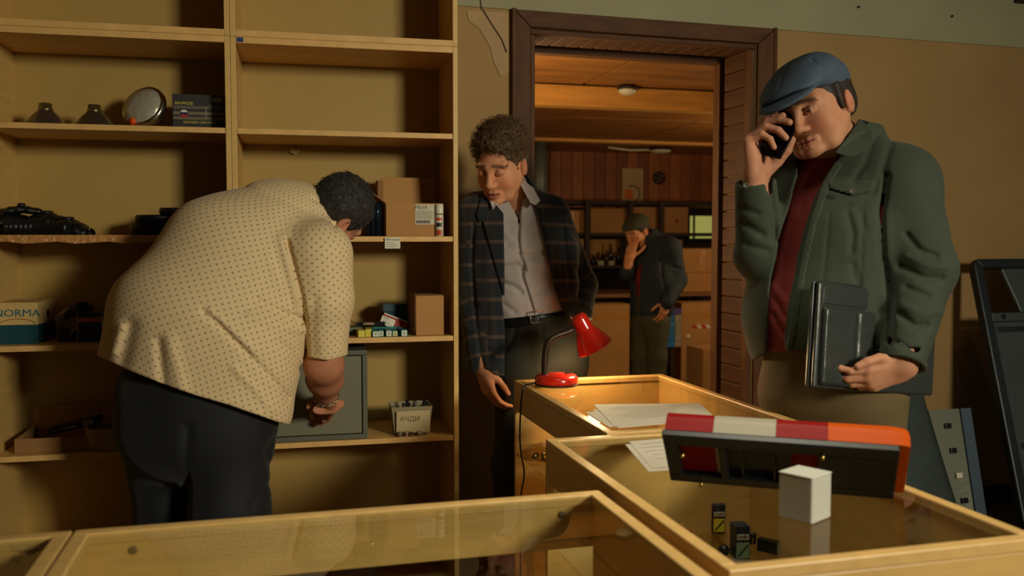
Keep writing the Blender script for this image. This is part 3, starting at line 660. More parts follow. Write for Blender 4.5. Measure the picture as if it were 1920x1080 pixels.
MB().lathe([(.0146, .080), (.0148, .083), (.0145, .113), (.0125, .115)], 24).build('cap', mat('can_cap', (214, 206, 184), .35), t)
MB().lathe([(.0147, .0785), (.0149, .0795), (.0147, .0805)], 24).build('dark_ring', ink, t)
for z0, z1, c in ((.056, .066, (196, 70, 30)), (.034, .048, (40, 36, 34)), (.004, .022, (180, 60, 34))):
    MB().add(*(lambda A: ([(.01475*math.sin(a), -.01475*math.cos(a), z) for z in (z0, z1) for a in A], [(i, i+1, i+1+len(A), i+len(A)) for i in range(len(A)-1)]))(list(np.linspace(-.9, .5, 8)))).build('print_patch', mat('can_print_%d' % c[0], c, .4), t)
t = thing('price_tag', 'white price tag hanging from the shelf edge below the open carton', 'price tag', BK @ T(*bk(736, 447, -.004)[:2], 1.296))
bx('tag_card', (-.027, -.001, 0), (.027, .0, .038), white_m, t); text('lettering', 'СРЛ ключи', .009, T(.0, -.0014, .031) @ FRONT, ink, t)
for k in range(3): bx('print_line', (-.022, -.0016, .006+k*.007), (.0+.016*math.sin(k+1), -.0011, .0075+k*.007), mat('grey_ink', (110, 104, 92), .7), t)

# --- row 4 right: small parts boxes
def small_box(label, px, yl, w, d, h, m, face=None, rz=0, zo=0, group='small part boxes on the shelf', name='part_box'):
    t = thing(name, label, 'box', on_shelf(px, 4, yl, rz) @ T(0, 0, zo), group)
    bx('carton_body', (-w/2, 0, 0), (w/2, d, h), m, t, .001)
    if face:
        bx('end_label', (-w/2+.002, -.0008, .002), (w/2-.002, -.0001, h-.003), face, t)
        bx('print_mark', (-w*.12, -.0013, h*.35), (w*.12, -.0009, h*.6), mat('grey_ink', (110, 104, 92), .7), t)
    return t
yb = mat('box_yellow', (206, 192, 74), .5); tb = mat('box_turquoise', (40, 120, 116), .5); wl_ = mat('box_white_end', (204, 204, 186), .5); nb = mat('box_petrol', (14, 52, 66), .5)
small_box('pale yellow small box, left one of the yellow pair', 676.5, .02, .024, .075, .024, yb, rz=3); small_box('pale yellow small box, right one of the yellow pair', 689.5, .025, .022, .075, .027, yb, rz=-2)
small_box('turquoise box with white end next to the yellow boxes', 703, .015, .023, .08, .022, tb, wl_, 4); small_box('turquoise box with white end, second from the yellow boxes', 713, .03, .02, .08, .022, tb, wl_, -5)
small_box('turquoise box with white end in the middle of the row', 728, .018, .022, .08, .023, tb, wl_, 1); small_box('turquoise box with pale yellow end near the kraft box', 739.5, .02, .019, .08, .021, tb, mat('box_cream_end', (208, 200, 140), .5), -3)
small_box('turquoise box with white end, rightmost before the kraft box', 757, .012, .023, .08, .024, tb, wl_, 6)
small_box('grey green flat box behind the yellow boxes', 660, .11, .07, .09, .026, mat('box_sage', (96, 110, 90), .6), None, 2); small_box('turquoise flat box behind the turquoise row', 722, .105, .10, .06, .026, tb, None, -2)
small_box('petrol blue box at the bottom of the dark stack', 744, .17, .085, .09, .05, nb, None, 0, 0, 'petrol blue boxes'); small_box('petrol blue box in the middle of the dark stack', 742, .17, .085, .09, .026, nb, None, -3, .0506, 'petrol blue boxes'); small_box('petrol blue box on top of the dark stack', 740, .17, .09, .09, .028, nb, None, 3, .0772, 'petrol blue boxes')
t = thing('black_clip', 'black ring pull clip between the turquoise boxes', 'clip', on_shelf(747.5, 4, .03))
MB().tube([(.008*math.cos(a), 0, .02+.016*math.sin(a)) for a in np.linspace(0, 6.283, 16, endpoint=False)], .002, 6, closed=True).build('ring', blk_pl, t); bx('clip_foot', (-.007, -.006, 0), (.007, .006, .004), blk_pl, t)
t = thing('wiper_strip', 'black packed wiper strip lying across the small boxes', 'wiper', on_shelf(690, 4, .12) @ T(0, 0, .037) @ Rz(-6))
bx('strip_body', (-.04, -.01, -.006), (.06, .01, .008), blk_pl, t, .003); bx('strip_header', (-.02, -.0115, -.002), (.02, -.0103, .006), mat('strip_print', (140, 120, 96), .5, noise=(60, .6)), t); MB().tube([(-.038, 0, 0), (-.065, .0, .012), (-.09, 0, .03)], .0016, 5).build('wire_tail', dark_m, t)
t = thing('price_card', 'white price card with a red backing leaning on the petrol boxes', 'price tag', on_shelf(723, 4, .125) @ T(0, 0, .028) @ Ry(22) @ Rx(-25))
bx('card_face', (-.026, -.0015, 0), (.026, -.0002, .034), white_m, t); bx('red_backing', (-.022, .0, .012), (.075, .0015, .042), mat('card_red', (150, 44, 40), .5), t); bx('white_edge', (-.022, -.0003, .0425), (.075, .0018, .047), white_m, t)
text('lettering', 'СРЛ', .009, T(-.01, -.0019, .026) @ FRONT, ink, t)
for k in range(3): bx('print_line', (-.02, -.0021, .005+k*.005), (.016-.006*k, -.0016, .0062+k*.005), mat('grey_ink', (110, 104, 92), .7), t)
t = thing('kraft_box', 'tall plain kraft cardboard box at the right end of the shelf', 'box', on_shelf(779, 4, .03, 4))
bx('carton_body', (0, 0, 0), (.103, .13, .143), card, t, .002); bx('side_flap', (-.003, .004, .02), (-.0006, .12, .150), card_in, t, .001); bx('lid_edge', (.002, .002, .1436), (.101, .128, .1456), card_in, t)

# --- row 5 right: safe, labelled bin, chrome nuts
c = bk(690, 832, .01); c2 = bk(480, 832, .01)
t = thing('safe', 'grey steel safe on the shelf under the hand of the bending man', 'safe', BK @ T(c.x, .012, SH[5]+.0006))
w, h, dp = .40, .318, .30
sm = mat('safe_grey', (112, 110, 90), .5, noise=(40, .05), bump=(200, .08)); sm2 = mat('safe_frame', (92, 92, 80), .45)
for lo, hi in [((-w, .006, 0), (0, dp, .006)), ((-w, .006, h-.006), (0, dp, h)), ((-w, .006, .006), (-w+.006, dp, h-.006)), ((-.006, .006, .006), (0, dp, h-.006)), ((-w, dp-.006, 0), (0, dp, h))]: bx('casing', lo, hi, sm2, t, .0015)
for lo, hi in [((-w, 0, 0), (0, .02, .018)), ((-w, 0, h-.018), (0, .02, h)), ((-w, 0, .018), (-w+.018, .02, h-.018)), ((-.018, 0, .018), (0, .02, h-.018))]: bx('door_frame', lo, hi, sm2, t, .003)
bx('safe_door', (-w+.021, .003, .021), (-.021, .018, h-.021), sm, t, .002)
MB().lathe([(.022, 0), (.022, .01), (.016, .012), (.016, .028), (.012, .03)], 24, T(-.155, .003, .14) @ Rx(90)).build('dial', blk_pl, t)
t = thing('labelled_bin', 'clear plastic bin with a handwritten paper label and dark rods inside', 'bin', on_shelf(767, 5, .09))
bin_m = mat('cloudy_plastic', (150, 140, 110), .3, alpha=.75)
def shell(z, s1, s2): return [(sx*s1, sy*s2, z) for sx, sy in ((-1, -1), (1, -1), (1, 1), (-1, 1))]
vv = shell(0, .062, .05)+shell(.105, .074, .062)+shell(.105, .071, .059)+shell(.003, .059, .047)
MB().add(vv, [(3, 2, 1, 0)]+[(i+4*j, (i+1) % 4+4*j, (i+1) % 4+4*j+4, i+4*j+4) for j in range(3) for i in range(4)]+[(12, 13, 14, 15)]).build('bin_shell', bin_m, t)
LM = T(.003, -.0605, .01) @ Rx(6.5)
bx('paper_label', (-.06, -.0012, 0), (.062, 0, .082), mat('label_paper', (176, 160, 122), .8), t, M=LM)
text('handwriting', 'АЧДИ', .026, LM @ T(-.012, -.0017, .052) @ FRONT, mat('pencil', (96, 86, 66), .8), t, sx=.95)
for k in range(6): MB().tube([(-.04+.016*k, .01*math.sin(k*2), .01), (-.045+.018*k+.012*math.sin(k*3), .02*math.sin(k*5), .098+.012*(k % 3))], .006, 8).build('rod', blk_pl if k != 4 else mat('grey_rod', (90, 86, 80), .4), t)
for i, px in enumerate((748, 759, 769, 785)):
    t = thing('chrome_nut', ['chrome wheel nut at the left end of the row before the bin', 'chrome wheel nut second from the left before the bin', 'chrome wheel nut second from the right before the bin', 'chrome wheel nut at the right end of the row before the bin'][i], 'nut', on_shelf(px, 5, .018 if i != 2 else .016, 20*i), 'chrome wheel nuts')
    MB().lathe([(.0075, 0), (.0095, .003), (.0095, .010), (.0075, .016), (.003, .019)], 6, None, False).build('nut_body', steel, t); MB().lathe([(.0098, 0), (.0098, .003), (.009, .0035)], 16).build('flange', steel, t)

# ------------------------------------------------------------------ glass topped showcases
ZT = .85
def showcase(label, M, L, Wd, open_side, shelf_z=.59):
    """box L (x) by Wd (y); open_side 'left' (-x) or 'back' (+y) has an apron and is open below it"""
    t = thing('showcase', label, 'showcase', M, 'beech showcases with glass tops'); r = .024; a = .10
    rails = [('back', (0, Wd-r, ZT-.02), (L, Wd, ZT)), ('front', (0, 0, ZT-.02), (L, r, ZT)), ('left', (0, r, ZT-.02), (r, Wd-r, ZT)), ('right', (L-r, r, ZT-.02), (L, Wd-r, ZT))]
    for n, lo, hi in rails: bx('top_rail', lo, hi, beech_rail, t, .002)
    for n in ('left', 'right', 'front', 'back'):
        p = {'left': ((.001, .018, 0), (.018, Wd-.018, ZT-.0205)), 'right': ((L-.018, .018, 0), (L-.001, Wd-.018, ZT-.0205)), 'front': ((.0, .0, 0), (L, .0175, ZT-.0205)), 'back': ((.0, Wd-.0175, 0), (L, Wd, ZT-.0205))}[n]
        if n == open_side:
            lo, hi = list(p[0]), list(p[1]); lo[2] = ZT-.0205-a+.018; bx('apron', lo, hi, beech, t, .0015)
        elif open_side == 'back' and n == 'front':
            bx('front_glass', (.019, .005, .12), (L-.019, .010, ZT-.021), glassm, t); bx('kick_board', (.019, .0, 0), (L-.019, .0175, .119), beech, t)
        else: bx('panel', p[0], p[1], beech, t, .0015)
    bx('bottom_board', (.0185, .0185, .08), (L-.0185, Wd-.0185, .098), beech, t)
    bx('glass_shelf', (.0195, .03, shelf_z-.006), (L-.0195, Wd-.03, shelf_z), glassm, t)
    bx('glass_top', (r+.0005, r+.0005, ZT-.009), (L-r-.0005, Wd-r-.0005, ZT-.003), glassm, t)
    for k in ((0, 1) if open_side == 'back' else ()): MB().lathe([(.007, 0), (.007, .0015), (.004, .002)], 12, T(.09+k*(L-.17), Wd-.0185, ZT-.036) @ Rx(90)).build('screw_cap', mat('screw_cap', (110, 92, 62), .5), t)
    return t
showcase('showcase with the light bar and the white block on it', T(.640, 1.163, 0), .56, .90, 'left')
showcase('showcase with the red desk lamp on it', T(.806, 2.085, 0), .545, .875, 'left')
showcase('long empty showcase in the foreground before the bending man', T(-.312, 1.06, 0), .918, .55, 'back')
showcase('showcase cut off by the lower left corner', T(-1.235, 1.06, 0), .918, .55, 'back')
GZ = ZT-.0028          # top of the glass

# ------------------------------------------------------------------ red desk lamp
red = mat('red_lacquer', (206, 34, 18), .22, coat=.6, spec=.5)
q = atZ(1043, 722, GZ)
lp = thing('desk_lamp', 'red gooseneck desk lamp lit over the papers', 'desk lamp', T(q[0], q[1], GZ+.0005))
MB().lathe([(.070, 0), (.072, .003), (.070, .006)], 40).build('base_foot', mat('lamp_foot', (50, 34, 30), .5), lp)
MB().lathe([(.069, .0062), (.072, .012), (.071, .026), (.064, .034), (.040, .0375), (.0005, .038)], 40).build('base', red, lp)
bx('switch', (.028, -.012, .038), (.05, .0, .042), blk_pl, lp, .002); text('base_emblem', '\u2014', .012, T(.03, .02, .0385), ink, lp)
def LP(px, py, dy=0.0): a = atY(px, py, q[1]+dy); return (a-np.array([q[0], q[1], GZ+.0005]))
neck = [LP(1022, 712), LP(1021, 690), LP(1023, 660), LP(1029, 640), LP(1043, 630), LP(1060, 624), LP(1074, 618)]
neck[0][2] = .036
nk = []
for i in range(len(neck)-1):
    p0, p1, p2, p3 = neck[max(i-1, 0)], neck[i], neck[i+1], neck[min(i+2, len(neck)-1)]
    for u in np.linspace(0, 1, 7)[:-1]: nk.append(.5*((2*p1)+(-p0+p2)*u+(2*p0-5*p1+4*p2-p3)*u*u+(-p0+3*p1-3*p2+p3)*u**3))
nk.append(neck[-1]); MB().tube(nk, [.0105+.0012*(i % 2) for i in range(len(nk))], 12).build('gooseneck', mat('gunmetal_neck', (62, 50, 42), .35, metal=.6), lp)
tip = LP(1083, 592); mouth = LP(1112, 652); ax = nrm(mouth-tip); ax = nrm(ax+np.array([.05, .0, 0]))
ex = nrm(np.cross(ax, [0, 1, 0.2])); ey = np.cross(ax, ex); SM = frame(tip, ex, ey, ax)
MB().lathe([(.0005, -.005), (.016, -.004), (.0255, .003), (.0285, .012), (.0295, .044), (.0315, .053), (.041, .070), (.052, .094), (.0615, .119), (.0635, .122), (.0610, .121), (.0500, .094), (.0390, .071), (.0295, .054), (.0272, .044), (.0262, .012), (.0005, .006)], 40, SM, cap=False).build('lamp_shade', red, lp)
for k in range(4): a = -1.1+k*.32; MB().lathe([(.0001, -.0004), (.0022, -.0002), (.0022, .001)], 8, SM @ T(.0155*math.cos(a), .0155*math.sin(a), -.0025)).build('vent_hole', mat('vent_glow', (255, 200, 150), .5), lp)
MB().lathe([(.010, .012), (.012, .04), (.013, .045)], 16, SM).build('lamp_socket', white_m, lp)
MB().lathe([(.011, .046), (.014, .054), (.0245, .07), (.0275, .082), (.0245, .096), (.013, .106), (.0005, .109)], 20, SM).build('light_bulb', mat('lit_bulb', (255, 214, 150), .4, emit=((255, 196, 120), 12)), lp)
wp = lp.matrix_basis @ SM @ Vector((0, 0, .121)); bl_ = point_light('desk_lamp_light', wp, 7, (1.0, .72, .36), .022)
# lamp cord
cy = q[1]
cp = [(q[0]-.070, cy-.004, GZ+.012), (.822, cy-.012, ZT+.006), (.803, cy-.022, ZT+.004), (.792, cy-.028, .83), (.786, cy-.03, .77), (.784, cy-.03, .68), (.790, cy-.03, .62), (.798, cy-.03, .58), (.796, cy-.03, .54), (.788, cy-.03, .49), (.786, cy-.03, .30), (.78, cy-.03, .02)]
cp = [np.array(p) for p in cp]
sm_ = []
for i in range(len(cp)-1):
    p0, p1, p2, p3 = cp[max(i-1, 0)], cp[i], cp[i+1], cp[min(i+2, len(cp)-1)]
    for u in np.linspace(0, 1, 6)[:-1]: sm_.append(.5*((2*p1)+(-p0+p2)*u+(2*p0-5*p1+4*p2-p3)*u*u+(-p0+3*p1-3*p2+p3)*u**3))
MB().tube([p-np.array([q[0], q[1], GZ+.0005]) for p in sm_], .0028, 7).build('power_cord', blk_pl, lp)

# ------------------------------------------------------------------ papers
lined = mat('handwritten_paper', (206, 196, 178), .75, noise=(3, .05))
def sheet(label, poly, z, group=None, lines=0, name='paper_sheet'):
    pts = [atZ(x, y, GZ) for x, y in poly]; c = sum(pts)/len(pts)
    t = thing(name, label, 'paper', T(c[0], c[1], z), group)
    v = [(p[0]-c[0], p[1]-c[1]) for p in pts]; n = len(v)
    MB().add([(a, b, 0) for a, b in v]+[(a, b, .0006) for a, b in v], [tuple(range(n))[::-1], tuple(range(n, 2*n))]+[(i, (i+1) % n, (i+1) % n+n, i+n) for i in range(n)]).build('sheet', lined, t)
    if lines:
        A, Bq, Cq, Dq = [np.array([*v[i], 0]) for i in (0, 1, 2, 3)]
        for k in range(lines):
            u = .15+.7*k/lines; a = A+(Dq-A)*u; b = Bq+(Cq-Bq)*u; r0 = .18+.08*math.sin(k*5); r1 = .82-.2*abs(math.sin(k*3))
            p, s_ = a+(b-a)*r0, a+(b-a)*r1; d = nrm(Dq-A)*.0011
            MB().add([(*(p-d)[:2], .0009), (*(s_-d)[:2], .0009), (*(s_+d)[:2], .0009), (*(p+d)[:2], .0009)], [(0, 1, 2, 3)]).build('written_line', mat('pencil_line', (124, 112, 98), .8), t)
    return t
sheet('lowest white sheet of the pile beside the desk lamp', [(1112, 768), (1300, 757), (1330, 788), (1160, 803)], GZ+.0004, 'papers under the desk lamp')
sheet('middle white sheet of the pile beside the desk lamp', [(1098, 774), (1290, 759), (1322, 782), (1142, 802)], GZ+.0014, 'papers under the desk lamp')
sheet('handwritten top sheet of the pile beside the desk lamp', [(1113, 760), (1312, 758), (1336, 780), (1150, 800)], GZ+.0024, 'papers under the desk lamp', 9)
sheet('white sheet sticking out from under the light bar', [(1172, 834), (1248, 826), (1300, 880), (1216, 885)], GZ+.0004, 'papers under the light bar')
sheet('second white sheet on top under the light bar', [(1180, 829), (1262, 822), (1312, 872), (1222, 880)], GZ+.0014, 'papers under the light bar', 5)

# ------------------------------------------------------------------ white block and light bar
q = atZ(1522, 985, GZ); bs = .064
t = thing('white_block', 'white cardboard cube propping up the light bar', 'box', T(q[0], q[1], GZ+.0005) @ Rz(-63))
wb_m = mat('white_card', (190, 188, 176), .6)
bx('cube_body', (-bs, 0, 0), (0, bs, .077), wb_m, t, .003); bx('cube_lid', (-bs-.0006, -.0006, .0775), (.0006, bs+.0006, .080), wb_m, t, .001)
bl_p = atZ(1262, 890, GZ+.004); br_p = atZ(1682, 925, GZ+.004)
ex = nrm(br_p-bl_p); LB = np.linalg.norm(br_p-bl_p)
def solve():
    best = None
    for Hh in np.linspace(.10, .24, 29):
        for tl in np.linspace(5, 75, 36):
            nh = np.array([ex[1], -ex[0], 0]); nh = nh if nh @ np.array([0, -1, 0]) > 0 else -nh
            up = math.sin(math.radians(90-tl))*np.array([0, 0, 1])+math.cos(math.radians(90-tl))*nh
            e = 0
            for b, (tx, ty) in ((bl_p, (1215, 806)), (br_p, (1644, 836))):
                w = b+Hh*up-cc; d = w @ cf; e += (960+FPX*(w @ cr)/d-tx)**2+(540-FPX*(w @ cu)/d-ty)**2
            if best is None or e < best[0]: best = (e, Hh, tl, up)
    return best
e_, HB, tl_, up_ = solve()
nz_ = np.cross(ex, up_); nz_ = nz_ if nz_ @ cf > 0 else -nz_           # from the base plate towards the lens side
LBM = frame(bl_p, ex, nz_, up_)
lb = thing('light_bar', 'red white and orange vehicle light bar with its black underside showing', 'light bar', LBM)
lens_r = mat('lens_red', (126, 8, 8), .5, spec=.12); lens_w = mat('lens_white', (150, 142, 124), .5, spec=.2); lens_o = mat('lens_orange', (182, 72, 4), .5, spec=.12)
cut_b = [0.0, .215, .485, .70, 1.0]; dep_ = .055
def segp(x0, x1, m, last=False, first=False):
    f = MB(); z0, z1 = -.002, HB+.002
    r = .03
    prof = [(z0, .002), (z0, dep_-r)]+[(z0+r-r*math.cos(a), dep_-r+r*math.sin(a)) for a in np.linspace(.3, 1.57, 4)]+[(z1-r+r*math.sin(a), dep_-r+r*math.cos(a)) for a in np.linspace(0, 1.3, 4)]+[(z1, dep_-r), (z1, .002)]
    n = len(prof); xs = [x0, x1] if not last else [x0, x1-.03, x1-.012, x1-.003, x1]
    sc = [1]*2 if not last else [1, 1, .96, .88, .74]
    v = []
    for x, s in zip(xs, sc):
        for z, y in prof: v.append((x, .002+(y-.002)*s, HB/2+(z-HB/2)*(s*.25+.75)))
    fs = [(j*n+i, j*n+(i+1) % n, (j+1)*n+(i+1) % n, (j+1)*n+i) for j in range(len(xs)-1) for i in range(n)]
    fs += [tuple(range(n-1, -1, -1)), tuple((len(xs)-1)*n+i for i in range(n))]
    f.add(v, fs); return f.build('lens', m, lb, .0)
for (a, b), m, nm in zip(zip(cut_b[:-1], cut_b[1:]), (lens_r, lens_w, lens_r, lens_o), ('red', 'white', 'red', 'orange')):
    o = segp(a*LB+.0003, b*LB-.0003+(.012 if nm == 'orange' else 0), m, nm == 'orange'); o['label'] = nm+' lens of the light bar'
# underside plate with two openings
holes = [(.055*LB, .235*LB), (.27*LB, .53*LB), (.545*LB, .66*LB)]
pz0, pz1 = .022, HB-.03
def plate(lo, hi): bx('base_plate', lo, hi, blk_pl, lb, .002)
plate((-.004, -.012, -.004), (LB*.985, .0015, pz0)); plate((-.004, -.012, pz1), (LB*.985, .0015, HB+.003))
xs = [-.004]+[v for h_ in holes for v in h_]+[LB*.985]
for a, b in zip(xs[0::2], xs[1::2]): plate((a, -.0115, pz0), (b, .0015, pz1))
bx('inner_tray', (.27*LB, .0018, pz0), (.53*LB, .004, pz1), mat('tray_navy', (8, 10, 22), .4), lb)
for x in (.33*LB, .47*LB): bx('inner_rib', (x, -.008, pz0), (x+.004, .0015, pz1), blk_pl, lb)
for k, (x, z) in enumerate([(.075*LB, pz1-.02), (.14*LB, .008), (.60*LB, .056), (.68*LB, HB-.02)]):
    MB().lathe([(.0035, 0), (.0035, .03 if k == 2 else .014)], 8, T(x, -.012, z) @ Rx(90)).build('mounting_bolt', brass, lb)

# ------------------------------------------------------------------ goods inside the middle showcase (on its glass shelf)
SZ = .5905
def atS(px, py): return atZ(px, py, SZ)
def carton2(name, label, px, py, w, d, h, rz, m, group='small boxes in the showcase'):
    p = atS(px, py); t = thing(name, label, 'box', T(p[0], p[1], SZ) @ Rz(rz), group); bx('carton_body', (0, 0, 0), (w, d, h), m, t, .0012); return t
nvy = mat('bulb_box_navy', (34, 40, 58), .4); ybx = mat('bulb_box_yellow', (206, 186, 40), .4); gbx = mat('bulb_box_green', (120, 150, 120), .4)
def mayak(label, px, py, w, d, h, rz, low):
    t = carton2('bulb_box', label, px, py, w, d, h, rz, nvy)
    bx('lower_print', (.002, -.0007, .004), (w-.002, -.0001, h*.52), low, t); bx('logo_band', (.003, -.001, h*.60), (w-.003, -.0003, h*.76), white_m, t)
    text('lettering', 'МАЯК', h*.15, T(w/2, -.0013, h*.68) @ FRONT, nvy, t, sx=.85 if w > .035 else .75)
    MB().prism([(w*.15, h*.12), (w*.25, h*.10), (w*.88, h*.42), (w*.85, h*.48)], -.0012, -.0007).build('slash_print', nvy, t); return t
mayak('yellow and navy bulb box at the back of the glass shelf', 1336, 1000, .032, .03, .072, -14, ybx)
mayak('navy and green bulb box nearer on the glass shelf', 1379, 1050, .034, .042, .078, -10, gbx)
t = carton2('brown_packet', 'reddish brown upright packet at the back of the glass shelf', 1298, 990, .03, .02, .05, -10, mat('packet_brown', (134, 70, 34), .6))
t = carton2('fuse_box', 'flat black box with a white end lying on the glass shelf', 1457, 1042, .02, .052, .03, 32, blk_pl); bx('end_flap', (.001, -.001, .001), (.019, -.0002, .029), mat('grey_white_card', (150, 140, 118), .8), t)
p = atS(1291, 1000); t = thing('red_lens_cap', 'tiny shiny red cap by the brown packet', 'cap', T(p[0], p[1], SZ)); MB().lathe([(.008, 0), (.009, .004), (.006, .010), (.0005, .012)], 14).build('cap_dome', lens_r, t); MB().lathe([(.0095, 0), (.0095, .002)], 14).build('cap_rim', blk_pl, t)
p = atS(1357, 1042); t = thing('black_bulb_socket', 'black round bulb socket before the navy bulb box', 'socket', T(p[0], p[1], SZ+.013) @ Rz(-30) @ Rx(80)); MB().lathe([(.010, -.012), (.013, -.008), (.013, .006), (.009, .012), (.005, .014)], 16).build('socket_body', blk_rub, t); MB().tube([(0, 0, .012), (.006, 0, .024), (.016, 0, .028)], .002, 6).build('lead', blk_pl, t)
p = atS(1411, 1020); t = thing('bulb_pair', 'pair of slim bulbs clipped together behind the navy bulb box', 'bulb', T(p[0], p[1], SZ));
for s_ in (-1, 1): MB().lathe([(.004, 0), (.004, .014), (.0045, .016), (.0035, .026), (.0005, .028)], 10, T(.005*s_, 0, 0)).build('slim_bulb', blk_pl, t)
bx('clip', (-.010, -.001, .009), (.010, .001, .012), yb, t)
# white hand-hole plate inside the long showcase end
t = thing('white_pull_plate', 'white half round plate on the end of the long showcase', 'plate', T(.586, 1.30, .73) @ Rz(-90))
MB().prism([(.045*math.cos(a), .03*math.sin(a)) for a in np.linspace(0, math.pi, 14)], -.003, -.0005).build('plate', white_m, t); MB().lathe([(.003, 0), (.003, .001)], 8, T(0, -.003, .008) @ Rx(90)).build('pin', steel, t)
# bag on the glass shelf of the lamp showcase
p = np.array([.90, 2.86, SZ])
t = thing('parts_bag', 'crumpled clear bag of small parts on the glass shelf below the lamp', 'bag', T(*p))
f = Field((-.12, -.09, -.01), (.12, .09, .09), .004); f.add(ell((0, 0, .028), (.09, .065, .034)), .01); f.add(cap((-.07, 0, .02), (-.11, -.01, .028), .02, .012), .02); f.disp(lambda x, y, z: .007*vnoise(x, y, z, 55, 3)); f.keep(lambda x, y, z: .001-z+0*x+0*y)
fmesh('plastic_bag', [f.surface()], glass_mat('bag_film_tan', (.72, .62, .46), 2.2, .2), t)
for k in range(9): MB().lathe([(.008, -.006), (.01, 0), (.006, .008)], 8, T(-.05+.012*k, .03*math.sin(k*2.3), .016) @ Rx(40*k)).build('small_part', [steel, blk_pl, brass][k % 3], t)
# cable tangle on the floor shelf behind the long showcase
t = thing('wire_tangle', 'tangle of pale and dark wires low behind the long showcase', 'cable', T(.72, 2.72, .099))
for k in range(5): MB().tube([((.03+.012*k)*math.cos(a+k), .06*math.sin(a)+.02*k-.04, .02+.016*k+.018*math.sin(a*2+k)) for a in np.linspace(0, 6.283, 24, endpoint=False)], .004, 6, closed=True).build('wire_loop', [white_m, blk_pl][k % 2], t)
t.location = (.95, 2.70, .0985)

# ------------------------------------------------------------------ car body panels leaning on the wall
cp_m = mat('primer_grey_steel', (72, 82, 80), .42, metal=.25, noise=(6, .12)); cp_d = mat('primer_dark_steel', (40, 46, 50), .4, metal=.3)
def wallM(px, py, yl): q = atY(px, py, 3.72-yl); return q
t = thing('car_door_panel', 'tall dark car door panel leaning on the tan wall at the right edge', 'car part', T(3.25, 3.26, .0008) @ Rx(-16.5))
def quad_bar(name, pts, y0, y1, m, bev=.006): MB().prism(pts, y0, y1).build(name, m, t, bev)
quad_bar('window_frame', [(0, 0), (.05, 0), (.05, 1.235), (.014, 1.272), (.004, 1.262), (0, 1.24)], -.022, .022, cp_d, .008)
quad_bar('window_frame', [(.0505, 1.236), (.62, 1.236), (.62, 1.282), (.03, 1.282), (.0155, 1.273)], -.022, .022, cp_d, .008)
quad_bar('pillar', [(.23, 1.02), (.62, 1.02), (.62, 1.2355), (.165, 1.2355)], -.008, .012, cp_m, .005)
quad_bar('panel', [(.0505, .0), (.62, .0), (.62, .975), (.0505, .975)], -.006, .014, cp_m, .005)
quad_bar('belt_rail', [(.0505, .976), (.62, .976), (.62, 1.019), (.0505, 1.019)], -.014, .010, cp_m, .006)
for z, w_ in ((.925, .50), (.38, .50)): quad_bar('press_line', [(.62-w_-.05, z), (.62, z), (.62, z+.026), (.62-w_-.05, z+.026)], -.011, -.0062, cp_d, .003)
MB().lathe([(.012, 0), (.013, .004), (.007, .006)], 14, T(.115, -.0145, .998) @ Rx(90)).build('grommet', blk_pl, t)
quad_bar('rust_strip', [(.12, .20), (.62, .20), (.62, .30), (.12, .27)], -.009, -.0062, mat('rust_paint', (120, 60, 36), .6), .002)
# curved fender behind the man on the phone
t = thing('car_fender', 'curved grey car fender with slotted flange behind the man on the phone', 'car part', T(2.95, 3.33, .0008) @ Rx(-14))
def edge(v): return -.02+.10*(1-v)**2-.06*v*v if v < .62 else -.02+.10*(1-v)**2-.06*v*v+.5*(v-.62)**2
def fpt(u, v):
    xr = edge(v); xl = -.50+.12*v; x = xl+(xr-xl)*u; y = .03-.05*math.sin(u*3.0)*(.4+.6*v); z = .002+v*(.90-.10*(1-u)); return (x, y, z)
nu, nv = 14, 24; vs = [fpt(i/nu, j/nv) for j in range(nv+1) for i in range(nu+1)]
vs2 = [(a, b+.006, c) for a, b, c in vs]; n1 = len(vs); fs = []
for j in range(nv):
    for i in range(nu):
        a = j*(nu+1)+i; fs.append((a, a+1, a+nu+2, a+nu+1)); fs.append((a+n1, a+nu+1+n1, a+nu+2+n1, a+1+n1))
for i in range(nu): fs.append((i, i+n1, i+1+n1, i+1)); a = nv*(nu+1)+i; fs.append((a, a+1, a+1+n1, a+n1))
for j in range(nv): a = j*(nu+1); fs.append((a, a+nu+1, a+nu+1+n1, a+n1)); a += nu; fs.append((a, a+n1, a+nu+1+n1, a+nu+1))
MB().add(vs+vs2, fs, True).build('fender_skin', cp_m, t)
nf = 15; pr_ = [np.array(fpt(1, j/nv)) for j in range(nf+1)]; n = nf+1
def strip(name, offs, m):
    v = [tuple(p+np.array([o[0]-(p[0] if o[2] else 0), o[1], 0])) for o in offs for p in pr_]
    MB().add(v, [(k*n+j, ((k+1) % 4)*n+j, ((k+1) % 4)*n+j+1, k*n+j+1) for k in range(4) for j in range(nf)]+[(0, n, 2*n, 3*n)[::-1], (nf, n+nf, 2*n+nf, 3*n+nf)], False).build(name, m, t)
strip('flange', [(.002, -.002, 0), (.125, -.02, 1), (.125, -.012, 1), (.002, .006, 0)], mat('flange_grey', (104, 108, 92), .45, metal=.2))
strip('edge_strip', [(.127, -.028, 1), (.178, -.034, 1), (.178, -.022, 1), (.127, -.016, 1)], mat('edge_blue_grey', (70, 86, 100), .4, metal=.3))
for j in (13, 10, 7, 4): p = (pr_[j]+np.array([.125, 0, p_z]) if False else pr_[j]); xm = (p[0]+.125)/2; bx('slot', (xm-.016, p[1]-.022, p[2]-.012), (xm+.016, p[1]-.010, p[2]+.012), blk_pl if j != 7 else white_m, t, .002)

